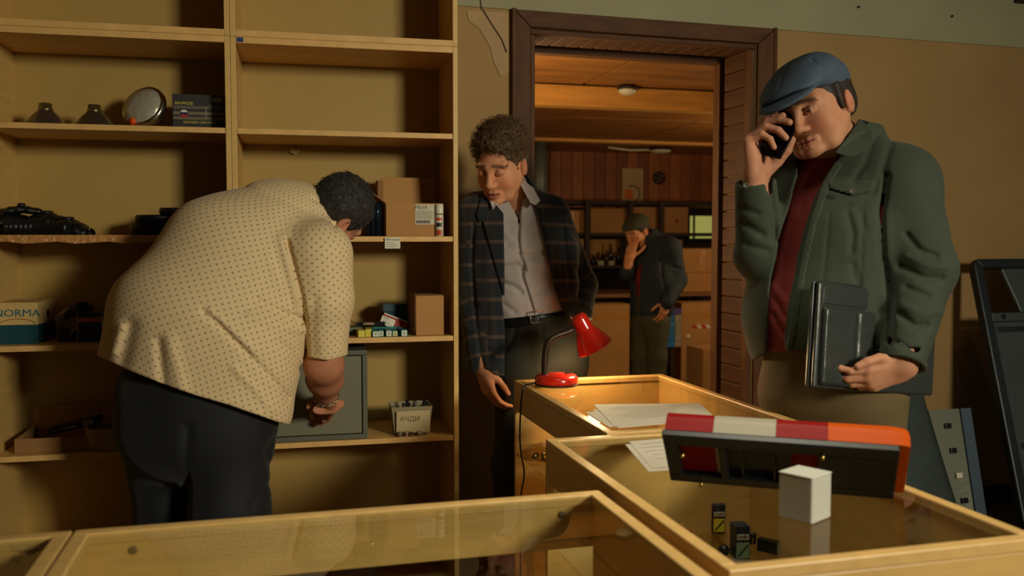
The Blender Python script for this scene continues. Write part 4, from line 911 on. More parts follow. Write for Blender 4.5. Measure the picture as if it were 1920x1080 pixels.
# ------------------------------------------------------------------ people
def srgb(c): return np.array([lin(v) for v in c], np.float32)
def smoothstep(a, b, x): t = np.clip((x-a)/(b-a), 0, 1); return t*t*(3-2*t)
def bounds(pts, pad): p = np.array(pts); return p.min(0)-pad, p.max(0)+pad
def toward(f, pts, r=7, depth=.006, d0=3.0, dmax=9.0):
    """cloth fold drawn on the camera-facing side: polyline in photograph pixels, radius in pixels, depth in metres"""
    def fn(x, y, z):
        qx, qy, qz = x-cc[0], y-cc[1], z-cc[2]; w = np.maximum(qx*cf[0]+qy*cf[1]+qz*cf[2], .05)
        u = 960+FPX*(qx*cr[0]+qy*cr[1]+qz*cr[2])/w; v = 540-FPX*(qx*cu[0]+qy*cu[1]+qz*cu[2])/w
        d = np.full(np.broadcast(u, v).shape, 1e9, np.float32)
        for (ax, ay), (bx_, by) in zip(pts[:-1], pts[1:]):
            ex, ey = bx_-ax, by-ay; t = np.clip(((u-ax)*ex+(v-ay)*ey)/(ex*ex+ey*ey), 0, 1); d = np.minimum(d, (u-ax-t*ex)**2+(v-ay-t*ey)**2)
        return np.where(w < dmax, depth*np.exp(-d/(r*r)), 0)
    q = [P(a, b, dd) for a, b in pts for dd in (d0-.45, d0+.35)]; lo, hi = bounds(q, r*2.5*d0/FPX); f.disp(fn, lo, hi); return f
def axes(yd, zd):
    y = nrm(yd); z = nrm(np.array(zd)-y*(np.array(zd) @ y)); x = np.cross(y, z); return x, y, z

def head_mesh(h=.0026, wide=1.0, jaw=1.0, skin=(206, 150, 116), brow=(60, 44, 34), eyes='down', stubble=None, neck_dir=(0, -.35, -1), nose=1.0, lips=(158, 88, 74), mouth_open=0.0):
    f = Field((-.11, -.13, -.24), (.11, .15, .14), h); W_ = wide
    f.add(ell((0, -.018, .036), (.075*W_, .094, .086)), .02)
    f.add(ell((0, .03, .0), (.064*W_, .060, .082)), .03)
    f.add(ell((0, .030, -.062), (.053*W_*jaw, .052, .052)), .03)
    for s in (-1, 1):
        f.add(cap((s*.058*W_, -.002, -.035), (s*.036*W_*jaw, .045, -.092), .017, .017), .03)
        f.add(ell((s*.040*W_, .058, -.036), (.024*W_, .022, .026)), .025)
        f.add(cap((s*.046, .078, .021), (s*.014, .089, .016), .0095, .009), .016)
    f.add(ell((0, .076, -.101), (.024*jaw, .018, .016)), .022)
    nd = nrm(neck_dir); f.add(cap((0, -.018, -.055), np.array((0, -.018, -.055))+nd*.19, .056*W_, .062*W_), .03)
    for s in (-1, 1): f.cut(ell((s*.031, .099, .0015), (.0185, .016, .0135)), .014)
    f.add(cap((0, .090, .012), (0, .108*nose, -.034), .0085, .0105), .014)
    f.add(ell((0, .1085*nose, -.039), (.0125, .012, .0105)), .01)
    for s in (-1, 1):
        f.add(ell((s*.0125, .0985, -.042), (.0085, .011, .008)), .007)
        f.cut(ell((s*.0065, .1035, -.0495), (.0035, .005, .003)), .003)
        f.add(ell((s*.0315, .0765, .0005), (.0135, .0135, .0125)), .003)
        # upper and lower lids
        for a0, a1 in ((-1.25, -.4), (-.4, .4), (.4, 1.25)):
            p = lambda a, zz, rr: (s*.0315+rr*math.sin(a), .0765+rr*math.cos(a)*.98, zz*math.cos(a*.9))
            zu = .0055 if eyes == 'open' else -.0025
            f.add(cap(p(a0, zu, .0145), p(a1, zu, .0145), .0032), .004); f.add(cap(p(a0, -.0075, .0135), p(a1, -.0075, .0135), .0028), .004)
        if eyes != 'open': f.add(ell((s*.0315, .0775, .003), (.0142, .0142, .0105)), .003)
    mo = mouth_open
    for x0, x1 in ((-.023, -.008), (-.008, .008), (.008, .023)):
        yy = lambda x: .0945-(x/.023)**2*.011
        f.add(cap((x0, yy(x0)-.001, -.0695-.002*(abs(x0) > .01)), (x1, yy(x1)-.001, -.0695-.002*(abs(x1) > .01)), .0050), .010)
        f.add(cap((x0*.9, yy(x0)-.002, -.0800-mo+.003*(abs(x0) > .01)), (x1*.9, yy(x1)-.002, -.0800-mo+.003*(abs(x1) > .01)), .0060), .010)
    f.crease([(x_, .0945-(x_/.023)**2*.011+.004, -.0745-mo*.4) for x_ in (-.025, -.016, -.008, 0, .008, .016, .025)], .0032, .0022+mo)
    for s in (-1, 1):
        R_ = [nrm((1, -.25*s*1, 0)), nrm((.25*s, 1, .2)), nrm((0, -.2, 1))]
        f.add(ell((s*(.075*W_+.005), -.012, -.008), (.011, .019, .031), R_), .007)
        f.cut(ell((s*(.075*W_+.016), -.006, -.004), (.009, .011, .019), R_), .006)
        f.add(cap((s*(.075*W_+.006), .004, -.012), (s*(.075*W_+.005), .002, -.03), .004), .005)
    V, Q = f.surface()
    x, y, z = V.T; c = np.tile(srgb(skin), (len(V), 1))
    def blend(msk, col): nonlocal c; c = c*(1-msk[:, None])+srgb(col)*msk[:, None]
    blend(.35*smoothstep(.04, .0, np.sqrt((np.abs(x)-.045)**2+(z+.045)**2))*(y > .03), (196, 104, 80))
    blend(.45*smoothstep(.02, .004, np.sqrt(x**2+(z+.04)**2+(y-.108)**2)), (196, 108, 84))
    blend(.35*(np.abs(x) > .079*W_)*smoothstep(.045, .02, np.abs(z+.01)), (176, 92, 72))
    if stubble is not None:
        blend(stubble[1]*smoothstep(-.03, -.06, z)*smoothstep(-.01, .02, y)*smoothstep(-.135, -.12, z), stubble[0])
    bw = smoothstep(.0075, .003, np.abs(z-(.0235-.22*np.maximum(np.abs(x)-.035, 0)+.06*(.035-np.minimum(np.abs(x), .035)))))*(np.abs(x) > .010)*(np.abs(x) < .056)*(y > .05)
    blend(.85*bw, brow)
    ml = smoothstep(.0065, .003, np.abs(z+.071))*smoothstep(.026, .02, np.abs(x))*(y > .078); m2 = smoothstep(.0075, .003, np.abs(z+.0805+mo))*smoothstep(.022, .016, np.abs(x))*(y > .078); blend(.85*np.maximum(ml, m2), lips)
    blend(.8*smoothstep(.003, .001, np.abs(z+.0745+mo*.4))*(np.abs(x) < .022)*(y > .075), (70, 28, 24))
    ed = np.sqrt((np.abs(x)-.0315)**2+(y-.0765)**2+z**2)
    if eyes == 'open':
        onb = (ed < .0148)*(z < .0045)*(z > -.0068)*(y > .08); blend(.9*onb, (206, 192, 176)); blend(onb*(np.sqrt((np.abs(x)-.030)**2+(z+.002)**2) < .0058), (34, 26, 22))
    blend(.75*smoothstep(.0022, .0008, np.abs(z+(.004 if eyes != 'open' else -.0048)-.1*np.abs(np.abs(x)-.0315)))*(np.abs(np.abs(x)-.0315) < .0145)*(y > .07), (46, 30, 24))
    blend(.28*(np.abs(np.abs(x)-.0315) < .02)*smoothstep(.012, .004, np.abs(z-.003))*(y > .07), (150, 92, 74))
    return V, Q, c
def hair_mesh(style, h=.0035, wide=1.0, amp=.004, freq=110, seed=0, grow=.010):
    f = Field((-.12, -.15, -.14), (.12, .14, .17), h); W_ = wide
    f.add(ell((0, -.020, .038), (.076*W_+grow, .095+grow, .088+grow*1.3)), .01)
    if style == 'curly': f.add(ell((0, .02, .085), (.066, .07, .05)), .03); f.add(ell((0, -.03, .08), (.078, .085, .062)), .03)
    f.cut(ell((0, .095, -.02 if style != 'curly' else -.004), (.068*W_, .070, .082)), .012)
    for s in (-1, 1):
        f.cut(ell((s*.09, .055, -.055), (.05, .05, .055)), .01); f.cut(ell((s*(.086*W_), -.006, -.016), (.034, .025, .034)), .006)
    f.cut(ell((0, .03, -.13), (.10, .10, .085)), .012); f.cut(ell((0, -.05, -.16), (.11, .10, .075)), .02); f.cut(ell((0, -.10, -.09), (.11, .06, .06)), .01)
    if style == 'sideburn':
        for s in (-1, 1): f.add(cap((s*.074*W_, .020, .040), (s*.0745*W_, .016, -.018), .012, .0055), .006); f.add(ell((s*.046*W_, -.066, .004), (.028, .036, .048)), .01)
    f.disp(lambda x, y, z: amp*vnoise(x, y, z, freq, seed, 2)+(amp*.6*np.abs(vnoise(x, y, z, freq*1.9, seed+4, 1)) if style == 'curly' else 0))
    return f.surface()
def hand_parts(o, X, Y, Z, curl, spread=(.10, .02, -.06, -.14), thumb=((.75, .6, -.3), (.55, .8, -.25), (.4, .9, -.3)), s=1.0, wrist=.07):
    """(primitive, blend) list; X thumb side, Y towards the fingers, Z back of the hand"""
    o = np.array(o); A = np.stack([nrm(X), nrm(Y), nrm(Z)], 1); g = lambda p: o+A @ (np.array(p, float)*s); L = []
    L.append((ecap(g((0, -wrist, 0)), g((0, .012, 0)), X, (.030*s, .023*s), (.031*s, .019*s)), .02))
    roots = [(.0285, .086, .0), (.0095, .092, .003), (-.0105, .088, .002), (-.0285, .078, -.002)]
    lens = [(.044, .026, .021), (.049, .030, .022), (.045, .028, .022), (.034, .020, .019)]; rad = [.0098, .0102, .0096, .0083]
    for r_ in roots: L.append((cap(g((r_[0]*.72, .008, -.002)), g(r_), .0165*s, .0128*s), .014))
    L.append((ell(g((.020, .032, -.012)), np.array((.018, .028, .014))*s, A.T), .014)); L.append((ell(g((-.022, .035, -.010)), np.array((.014, .032, .012))*s, A.T), .014))
    for i, r_ in enumerate(roots):
        p = np.array(r_); an = 0.0; sp = spread[i]; c3 = curl[i]; rr = rad[i]
        for k in range(3):
            an += c3[k]; d = np.array([math.sin(sp)*math.cos(an), math.cos(sp)*math.cos(an), -math.sin(an)]); q = p+d*lens[i][k]
            L.append((cap(g(p), g(q), rr*s*(1-.08*k), rr*s*(.93-.09*k)), .0035 if k else .006)); p = q
    p = np.array((.023, .018, -.008))
    for k, (d, l, r0, r1) in enumerate(zip(thumb, (.044, .032, .026), (.0155, .0118, .0108), (.012, .0108, .0088))):
        q = p+nrm(d)*l; L.append((cap(g(p), g(q), r0*s, r1*s), .008 if k == 0 else .004)); p = q
    return L
def skin_island(parts, h, extra=()):
    allp = list(extra)+list(parts); lo = np.min([p[0][0] for p in allp], 0)-.012; hi = np.max([p[0][1] for p in allp], 0)+.012
    f = Field(lo, hi, h)
    for p, k in allp: f.add(p, k)
    return f.surface()
def person(name, label, base, islands, skinrgb):
    """islands: (V,Q,colours or None); the object is the body itself"""
    cols = [c if c is not None else np.tile(srgb(skinrgb), (len(V), 1)) for V, Q, c in islands]
    o = fmesh(name, [(V, Q) for V, Q, c in islands], SKIN, None, base, attrs={'Col': np.concatenate(cols)}); return tag(o, label, 'person')
def knuckle_tint(V, Q, rgb): return (V, Q, np.tile(srgb(rgb), (len(V), 1)).astype(np.float32)*(1+.06*vnoise(*V.T, 70, 3)[:, None]).astype(np.float32))
def strands(hair, V, M, n, length, curl, lift, r, m, parent, origin, flow=(0, -.5, -.6), seed=1):
    """short tapered strands rooted on the hair surface, one part"""
    rg = np.random.RandomState(seed); A = np.array(M); idx = rg.choice(len(V), n, replace=False); v = []; fc = []
    for i in idx:
        p = V[i]; c = np.array((0, -.018, .03)); nn = nrm((p-c)/np.array((.076, .095, .088))**2); fl = np.array(flow)*np.array([1, 1, 1])+rg.normal(size=3)*.35; fl = nrm(fl-nn*(fl @ nn)); b2 = np.cross(nn, fl); L = length*(.6+.8*rg.rand()); ph = rg.rand()*6.3; o = len(v)
        for k in range(5):
            u = k/4; q = p-nn*.002+nn*lift*L*u*(1.3-u*.5)+fl*L*u*.8+curl*L*(math.sin(ph+u*5)*b2+math.cos(ph+u*5)*nn*.6-math.sin(ph)*b2-math.cos(ph)*nn*.6); rr = r*(1-.75*u)
            for a in (0, 2.09, 4.19): v.append(q+rr*(math.cos(a)*nn+math.sin(a)*b2))
        for k in range(4):
            for a in range(3): fc.append((o+k*3+a, o+k*3+(a+1) % 3, o+k*3+3+(a+1) % 3, o+k*3+3+a))
    v = np.array(v); ob = fmesh('hair_strands', [(v, np.array(fc))], m, parent, origin, M=M); ob['kind'] = 'stuff'; return ob
SKIN = mat('skin', (206, 150, 116), .6, attr='Col', spec=.25, noise=(60, .06), bump=(260, .06)); SKIN.node_tree.nodes['Principled BSDF'].inputs['Subsurface Weight'].default_value = .08
SKIN.node_tree.nodes['Principled BSDF'].inputs['Subsurface Radius'].default_value = (.012, .004, .002)
def head_at(M, **kw): V, Q, c = head_mesh(**kw); A = np.array(M); return (V @ A[:3, :3].T+A[:3, 3], Q, c)
def hframe(c, yd, zd, s=1.0):
    x, y, z = axes(yd, zd); return frame(c, x*s, y*s, z*s)
def shoe(name, ankle, fwd, m, parent, origin):
    fwd = nrm(np.array([fwd[0], fwd[1], 0])); sd = np.array([-fwd[1], fwd[0], 0]); a = np.array([ankle[0], ankle[1], 0])
    f = Field(a-.22, a+np.array([.22, .22, .16]), .007)
    f.add(ecap(a+fwd*-.04+np.array([0, 0, .045]), a+fwd*.10+np.array([0, 0, .04]), sd, (.042, .045), (.05, .036)), .03); f.add(ecap(a+fwd*.1+np.array([0, 0, .04]), a+fwd*.16+np.array([0, 0, .032]), sd, (.05, .036), (.04, .026)), .03)
    f.add(cap(a+np.array([0, 0, .05]), a+np.array([0, 0, .12]), .042, .045), .03); f.keep(lambda x, y, z: .0015-z+0*x+0*y, .006); fmesh(name, [f.surface()], m, parent, origin)
shoe_m = mat('black_leather_shoe', (18, 16, 15), .4)
def base_of(*pts): p = np.mean([np.array(q)[:2] for q in pts], 0); return (float(p[0]), float(p[1]), 0.0)

# cloth materials that follow the garment (attribute 'Cloth' = position on the cloth in metres)
def dotted_cloth():
    m = mat('dotted_cream_cotton', (222, 196, 152), .85, sheen=.1, bump=(180, .08)); nt = m.node_tree; N = nt.nodes; L = nt.links; b = N['Principled BSDF']
    at = N.new('ShaderNodeAttribute'); at.attribute_name = 'Cloth'; outs = []
    for off, rad in (((0, 0, 0), .115), ((.5, .5, 0), .13)):
        sc = N.new('ShaderNodeVectorMath'); sc.operation = 'MULTIPLY_ADD'; sc.inputs[1].default_value = (1/.0245, 1/.0235, 0); sc.inputs[2].default_value = off; L.new(at.outputs['Vector'], sc.inputs[0])
        fr = N.new('ShaderNodeVectorMath'); fr.operation = 'FRACTION'; L.new(sc.outputs[0], fr.inputs[0])
        su = N.new('ShaderNodeVectorMath'); su.operation = 'SUBTRACT'; su.inputs[1].default_value = (.5, .5, 0); L.new(fr.outputs[0], su.inputs[0])
        le = N.new('ShaderNodeVectorMath'); le.operation = 'LENGTH'; L.new(su.outputs[0], le.inputs[0])
        mr = N.new('ShaderNodeMapRange'); mr.inputs[1].default_value = rad+.04; mr.inputs[2].default_value = rad-.03; L.new(le.outputs['Value'], mr.inputs[0]); outs.append(mr.outputs[0])
    mx = N.new('ShaderNodeMath'); mx.operation = 'MAXIMUM'; L.new(outs[0], mx.inputs[0]); L.new(outs[1], mx.inputs[1])
    mu = N.new('ShaderNodeMath'); mu.operation = 'MULTIPLY'; mu.inputs[1].default_value = .62; L.new(mx.outputs[0], mu.inputs[0])
    mix = N.new('ShaderNodeMix'); mix.data_type = 'RGBA'; L.new(mu.outputs[0], mix.inputs[0]); mix.inputs[6].default_value = (*srgb((222, 196, 152)), 1); mix.inputs[7].default_value = (*srgb((84, 72, 58)), 1)
    L.new(mix.outputs[2], b.inputs['Base Color']); return m
def plaid_cloth():
    m = mat('navy_plaid_wool', (34, 38, 46), .85, sheen=.15, bump=(220, .12)); nt = m.node_tree; N = nt.nodes; L = nt.links; b = N['Principled BSDF']
    at = N.new('ShaderNodeAttribute'); at.attribute_name = 'Cloth'; sp = N.new('ShaderNodeSeparateXYZ'); L.new(at.outputs['Vector'], sp.inputs[0])
    def math_(op, a, bb=None, c=None):
        n = N.new('ShaderNodeMath'); n.operation = op
        for i, v in enumerate((a, bb, c)):
            if v is None: continue
            if isinstance(v, (int, float)): n.inputs[i].default_value = v
            else: L.new(v, n.inputs[i])
        return n.outputs[0]
    def bands(src, per, band, sub):
        fr = math_('FRACT', math_('DIVIDE', src, per)); g = math_('LESS_THAN', fr, band); l = math_('LESS_THAN', math_('FRACT', math_('DIVIDE', src, sub)), .36); return math_('MULTIPLY', g, l), fr
    h, hf = bands(sp.outputs[1], .068, .20, .0046); v, vf = bands(sp.outputs[0], .072, .10, .0036)
    wide = math_('LESS_THAN', math_('FRACT', math_('DIVIDE', sp.outputs[0], .072)), .5)
    m1 = N.new('ShaderNodeMix'); m1.data_type = 'RGBA'; L.new(math_('MULTIPLY', wide, .75), m1.inputs[0]); m1.inputs[6].default_value = (*srgb((24, 31, 39)), 1); m1.inputs[7].default_value = (*srgb((37, 31, 29)), 1)
    m2 = N.new('ShaderNodeMix'); m2.data_type = 'RGBA'; L.new(math_('MULTIPLY', h, .75), m2.inputs[0]); L.new(m1.outputs[2], m2.inputs[6]); m2.inputs[7].default_value = (*srgb((132, 100, 76)), 1)
    m3 = N.new('ShaderNodeMix'); m3.data_type = 'RGBA'; L.new(math_('MULTIPLY', v, .35), m3.inputs[0]); L.new(m2.outputs[2], m3.inputs[6]); m3.inputs[7].default_value = (*srgb((110, 84, 66)), 1)
    L.new(m3.outputs[2], b.inputs['Base Color']); return m
def garment(f, name, m, parent, origin, cloth=None, label=None):
    V, Q = f.surface(); return fmesh(name, [(V, Q)], m, parent, origin, attrs={'Cloth': cloth(V)} if cloth else None, label=label)
def around(V, a, b, side, R):
    a = np.array(a); w = nrm(np.array(b)-a); s = nrm(np.array(side)-w*(np.array(side) @ w)); n = np.cross(w, s); q = V-a
    return np.stack([np.arctan2(q @ n, q @ s)*R, q @ w, 0*q[:, 0]], 1)
def segd(V, a, b):
    a = np.array(a); d = np.array(b)-a; t = np.clip((V-a) @ d/(d @ d), 0, 1); return np.linalg.norm(V-a-t[:, None]*d, axis=1)

# ================================================================== 1. the bending man in the dotted shirt
def man_bending():
    m = 2.8/FPX
    R_ = C3(1, 0, 0); side = C3(.86, -.51, 0)
    hipR, kneeR = P(424, 800, 2.80), P(428, 965, 2.78); hipL, kneeL = P(305, 790, 2.86), P(322, 965, 2.90)
    ankR = np.array([kneeR[0]-.02, kneeR[1]+.03, .09]); ankL = np.array([kneeL[0]-.01, kneeL[1]+.03, .09]); base = base_of(ankR, ankL)
    HM = hframe(P(632, 402, 2.93), C3(.32, -.64, .69), C3(.78, .58, .15), .97)
    el, wr = P(607, 684, 2.84), P(611, 742, 3.00)
    # body (mostly under the clothes)
    sh = P(600, 480, 2.80)
    hd = nrm(P(614, 770, 3.10)-wr)
    hp = hand_parts(wr+hd*.02, C3(-.55, .2, .5), hd, C3(.55, .45, -.5), [(.5, .9, .6), (.55, .9, .6), (.6, .9, .6), (.7, .9, .6)], s=1.04, thumb=((.3, .7, -.6), (.0, .8, -.6), (-.2, .9, -.4)), wrist=.03)
    arm = [(cap(sh, el, .062, .056), .02), (ecap(el, el+(wr-el)*.45, R_, (.058, .054), (.054, .050)), .03), (ecap(el+(wr-el)*.45, wr, R_, (.054, .050), (.037, .032)), .03)]
    Va, Qa = skin_island(hp, .0032, arm)
    torso = [(ecap(P(372, 740, 2.8), P(400, 600, 2.82), side, (.2, .16), (.2, .16)), .05), (ecap(P(400, 600, 2.82), P(540, 440, 2.93), side, (.2, .16), (.14, .12)), .05), (cap(P(560, 425, 2.92), P(620, 405, 2.93), .07, .06), .05), (cap(hipR, kneeR, .085, .06), .05), (cap(kneeR, ankR, .06, .04), .03), (cap(hipL, kneeL, .085, .06), .05), (cap(kneeL, ankL, .06, .04), .03)]
    Vb, Qb = skin_island(torso, .014)
    b = person('person', 'heavy man in a dotted cream shirt bending over the safe', base, [head_at(HM, wide=1.06, jaw=1.1, skin=(190, 132, 100), stubble=((96, 84, 76), .75), eyes='down', brow=(40, 36, 34), neck_dir=(0, -.5, -1)), knuckle_tint(Va, Qa, (176, 118, 88)), (Vb, Qb, None)], (186, 128, 96))
    V, Q = hair_mesh('short', amp=.0028, freq=150, seed=2, wide=1.06, grow=.011); fmesh('hair', [(V, Q)], mat('dark_grey_hair', (44, 41, 38), .6, noise=(70, .75), stretch=(1, 1, .25), bump=(140, .5)), b, base, M=HM); strands(None, V, HM, 2600, .026, .10, .10, .0011, mat('grey_black_strands', (62, 58, 54), .55, noise=(60, .8)), b, base, (0, -.6, -.5), 3)
    # shirt
    lo, hi = bounds([P(x, y, d) for x, y in ((150, 320), (690, 320), (690, 830), (150, 830)) for d in (2.45, 3.12)], .0)
    f = Field(lo, hi, .0050)
    px = lambda v: v*m
    f.add(ecap(P(366, 745, 2.76), P(392, 610, 2.78), side, (px(178), .205), (px(172), .215)), .05)
    f.add(ecap(P(392, 610, 2.78), P(455, 500, 2.84), side, (px(172), .215), (px(148), .20)), .08)
    f.add(ecap(P(455, 500, 2.84), P(528, 440, 2.91), side, (px(148), .20), (px(108), .17)), .08)
    f.add(ecap(P(528, 440, 2.91), P(585, 415, 2.93), side, (px(92), .15), (px(62), .10)), .07)
    f.add(ecap(P(560, 420, 2.93), P(606, 404, 2.93), C3(.3, .9, 0), (px(60), .09), (px(49), .078)), .02)
    f.add(cap(P(258, 580, 2.80), P(198, 725, 2.80), .058, .052), .08)
    f.add(cap(P(462, 640, 2.72), P(468, 760, 2.72), .10, .075), .10)
    f.add(ecap(P(596, 480, 2.78), P(604, 560, 2.79), R_, (px(66), .115), (px(60), .105)), .05)
    f.add(ecap(P(604, 560, 2.79), P(613, 690, 2.84), R_, (px(57), .10), (px(40), .075)), .02)
    # far (left) shoulder and arm reaching forward, mostly hidden
    f.add(cap(P(470, 420, 3.0), P(560, 560, 3.06), .10, .075), .06)
    f.disp(lambda x, y, z: .0035*vnoise(x, y, z, 11, 21, 2)+.0012*vnoise(x, y, z*.6, 38, 8, 1))
    for pts, r, dp in [([(538, 452), (552, 505), (566, 560), (573, 610), (575, 668)], 5, .014), ([(528, 450), (544, 505), (558, 560)], 12, -.006), ([(382, 585), (425, 625), (462, 662), (505, 705), (540, 745)], 6, .008), ([(394, 582), (440, 622), (478, 660)], 7, -.006), ([(480, 562), (512, 580), (545, 592), (572, 597)], 6, .008), ([(470, 590), (520, 608), (570, 622)], 9, -.007),
            ([(402, 597), (430, 628), (470, 668)], 4, .005), ([(246, 612), (240, 640), (230, 680)], 14, .010), ([(226, 615), (212, 660)], 10, -.008), ([(298, 640), (302, 680), (306, 716)], 9, .010), ([(318, 640), (330, 690), (340, 730)], 14, -.008), ([(440, 690), (480, 730), (512, 770)], 8, -.006), ([(590, 560), (585, 620), (590, 660)], 9, .006), ([(520, 640), (545, 660), (560, 690)], 8, .008), ([(505, 480), (530, 545), (560, 640)], 8, -.004), ([(586, 372), (612, 385), (628, 430)], 4, .006), ([(440, 345), (520, 372), (575, 395)], 6, .003)]:
        toward(f, pts, r, dp, 2.65, 2.95)
    f.cut(spoly([(60, 620), (178, 664), (240, 694), (300, 718), (365, 741), (430, 760), (516, 790), (560, 802), (560, 960), (60, 960)], 2.75, 2.3, 3.2), .004)
    f.cut(spoly([(568, 669), (615, 676), (660, 664), (690, 660), (690, 800), (586, 800)], 2.8, 2.5, 3.1), .004)
    f.cut(ecap(P(612, 640, 2.83), P(615, 720, 2.86), R_, (px(33), .066), (px(34), .068)), .003)
    f.cut(cap(P(360, 735, 2.78), P(345, 830, 2.78), .15, .17), .006)
    A0, A1, S0, S1 = P(366, 745, 2.76), P(560, 420, 2.93), P(598, 470, 2.78), P(614, 690, 2.84)
    def cl(V):
        t = around(V, A0, A1, side, .26); a = around(V, S0, S1, R_, .095); s = segd(V, S0, S1) < .125; sx = (V-P(560, 500, 2.8)) @ C3(.97, .1, 0) > 0
        return np.where((s & sx)[:, None], a, t)
    garment(f, 'shirt', dotted_cloth(), b, base, cl, 'cream short sleeved shirt with small dark dots')
    # trousers
    lo, hi = bounds([kneeR, kneeL, ankR, ankL, P(210, 700, 2.8), P(520, 700, 2.6), P(370, 690, 3.05)], .16); lo[2] = .02
    f = Field(lo, hi, .0065)
    f.add(ecap(P(362, 740, 2.77), P(364, 800, 2.77), R_, (px(143), .18), (px(143), .175)), .05)
    f.add(ecap(P(432, 790, 2.77), P(428, 968, 2.75), R_, (px(82), .130), (px(73), .12)), .05); f.add(cap(P(428, 968, 2.75), ankR, .115, .085), .05)
    f.add(ecap(P(290, 790, 2.84), P(322, 968, 2.88), R_, (px(68), .13), (px(58), .11)), .05); f.add(cap(P(322, 968, 2.88), ankL, .10, .08), .05)
    f.disp(lambda x, y, z: .0035*vnoise(x, y, z*.5, 16, 5, 2))
    for pts, r, dp in [([(352, 800), (350, 870), (348, 975)], 8, .012), ([(512, 820), (498, 850), (512, 890)], 6, .008), ([(505, 905), (470, 950)], 7, .006)]: toward(f, pts, r, dp, 2.65, 2.9)
    f.keep(lambda x, y, z: .06-z+0*x+0*y, .006)
    garment(f, 'trousers', mat('black_trousers', (17, 19, 23), .75, noise=(4, .1), sheen=.1), b, base)
    shoe('shoe', ankR, (-.2, 1, 0), shoe_m, b, base); shoe('shoe', ankL, (-.3, 1, 0), shoe_m, b, base)
    # chain bracelet
    ax_ = nrm(wr-el); c = el+(wr-el)*.985; u = nrm(np.cross(ax_, [0, 0, 1])); v = np.cross(ax_, u); br_ = MB()
    for k in range(26):
        a = 6.283*k/26; ctr = c+.0395*math.cos(a)*u+.0365*math.sin(a)*v+ax_*.006*math.sin(a); tng = nrm(-math.sin(a)*u+math.cos(a)*v); oth = ax_ if k % 2 else nrm(math.cos(a)*u+math.sin(a)*v)
        br_.tube([ctr+tng*.0062*math.cos(t)+oth*.0036*math.sin(t)-np.array(base) for t in np.linspace(0, 6.283, 10, endpoint=False)], .0014, 5, closed=True)
    br_.build('bracelet', steel, b, label='silver chain bracelet')
man_bending()

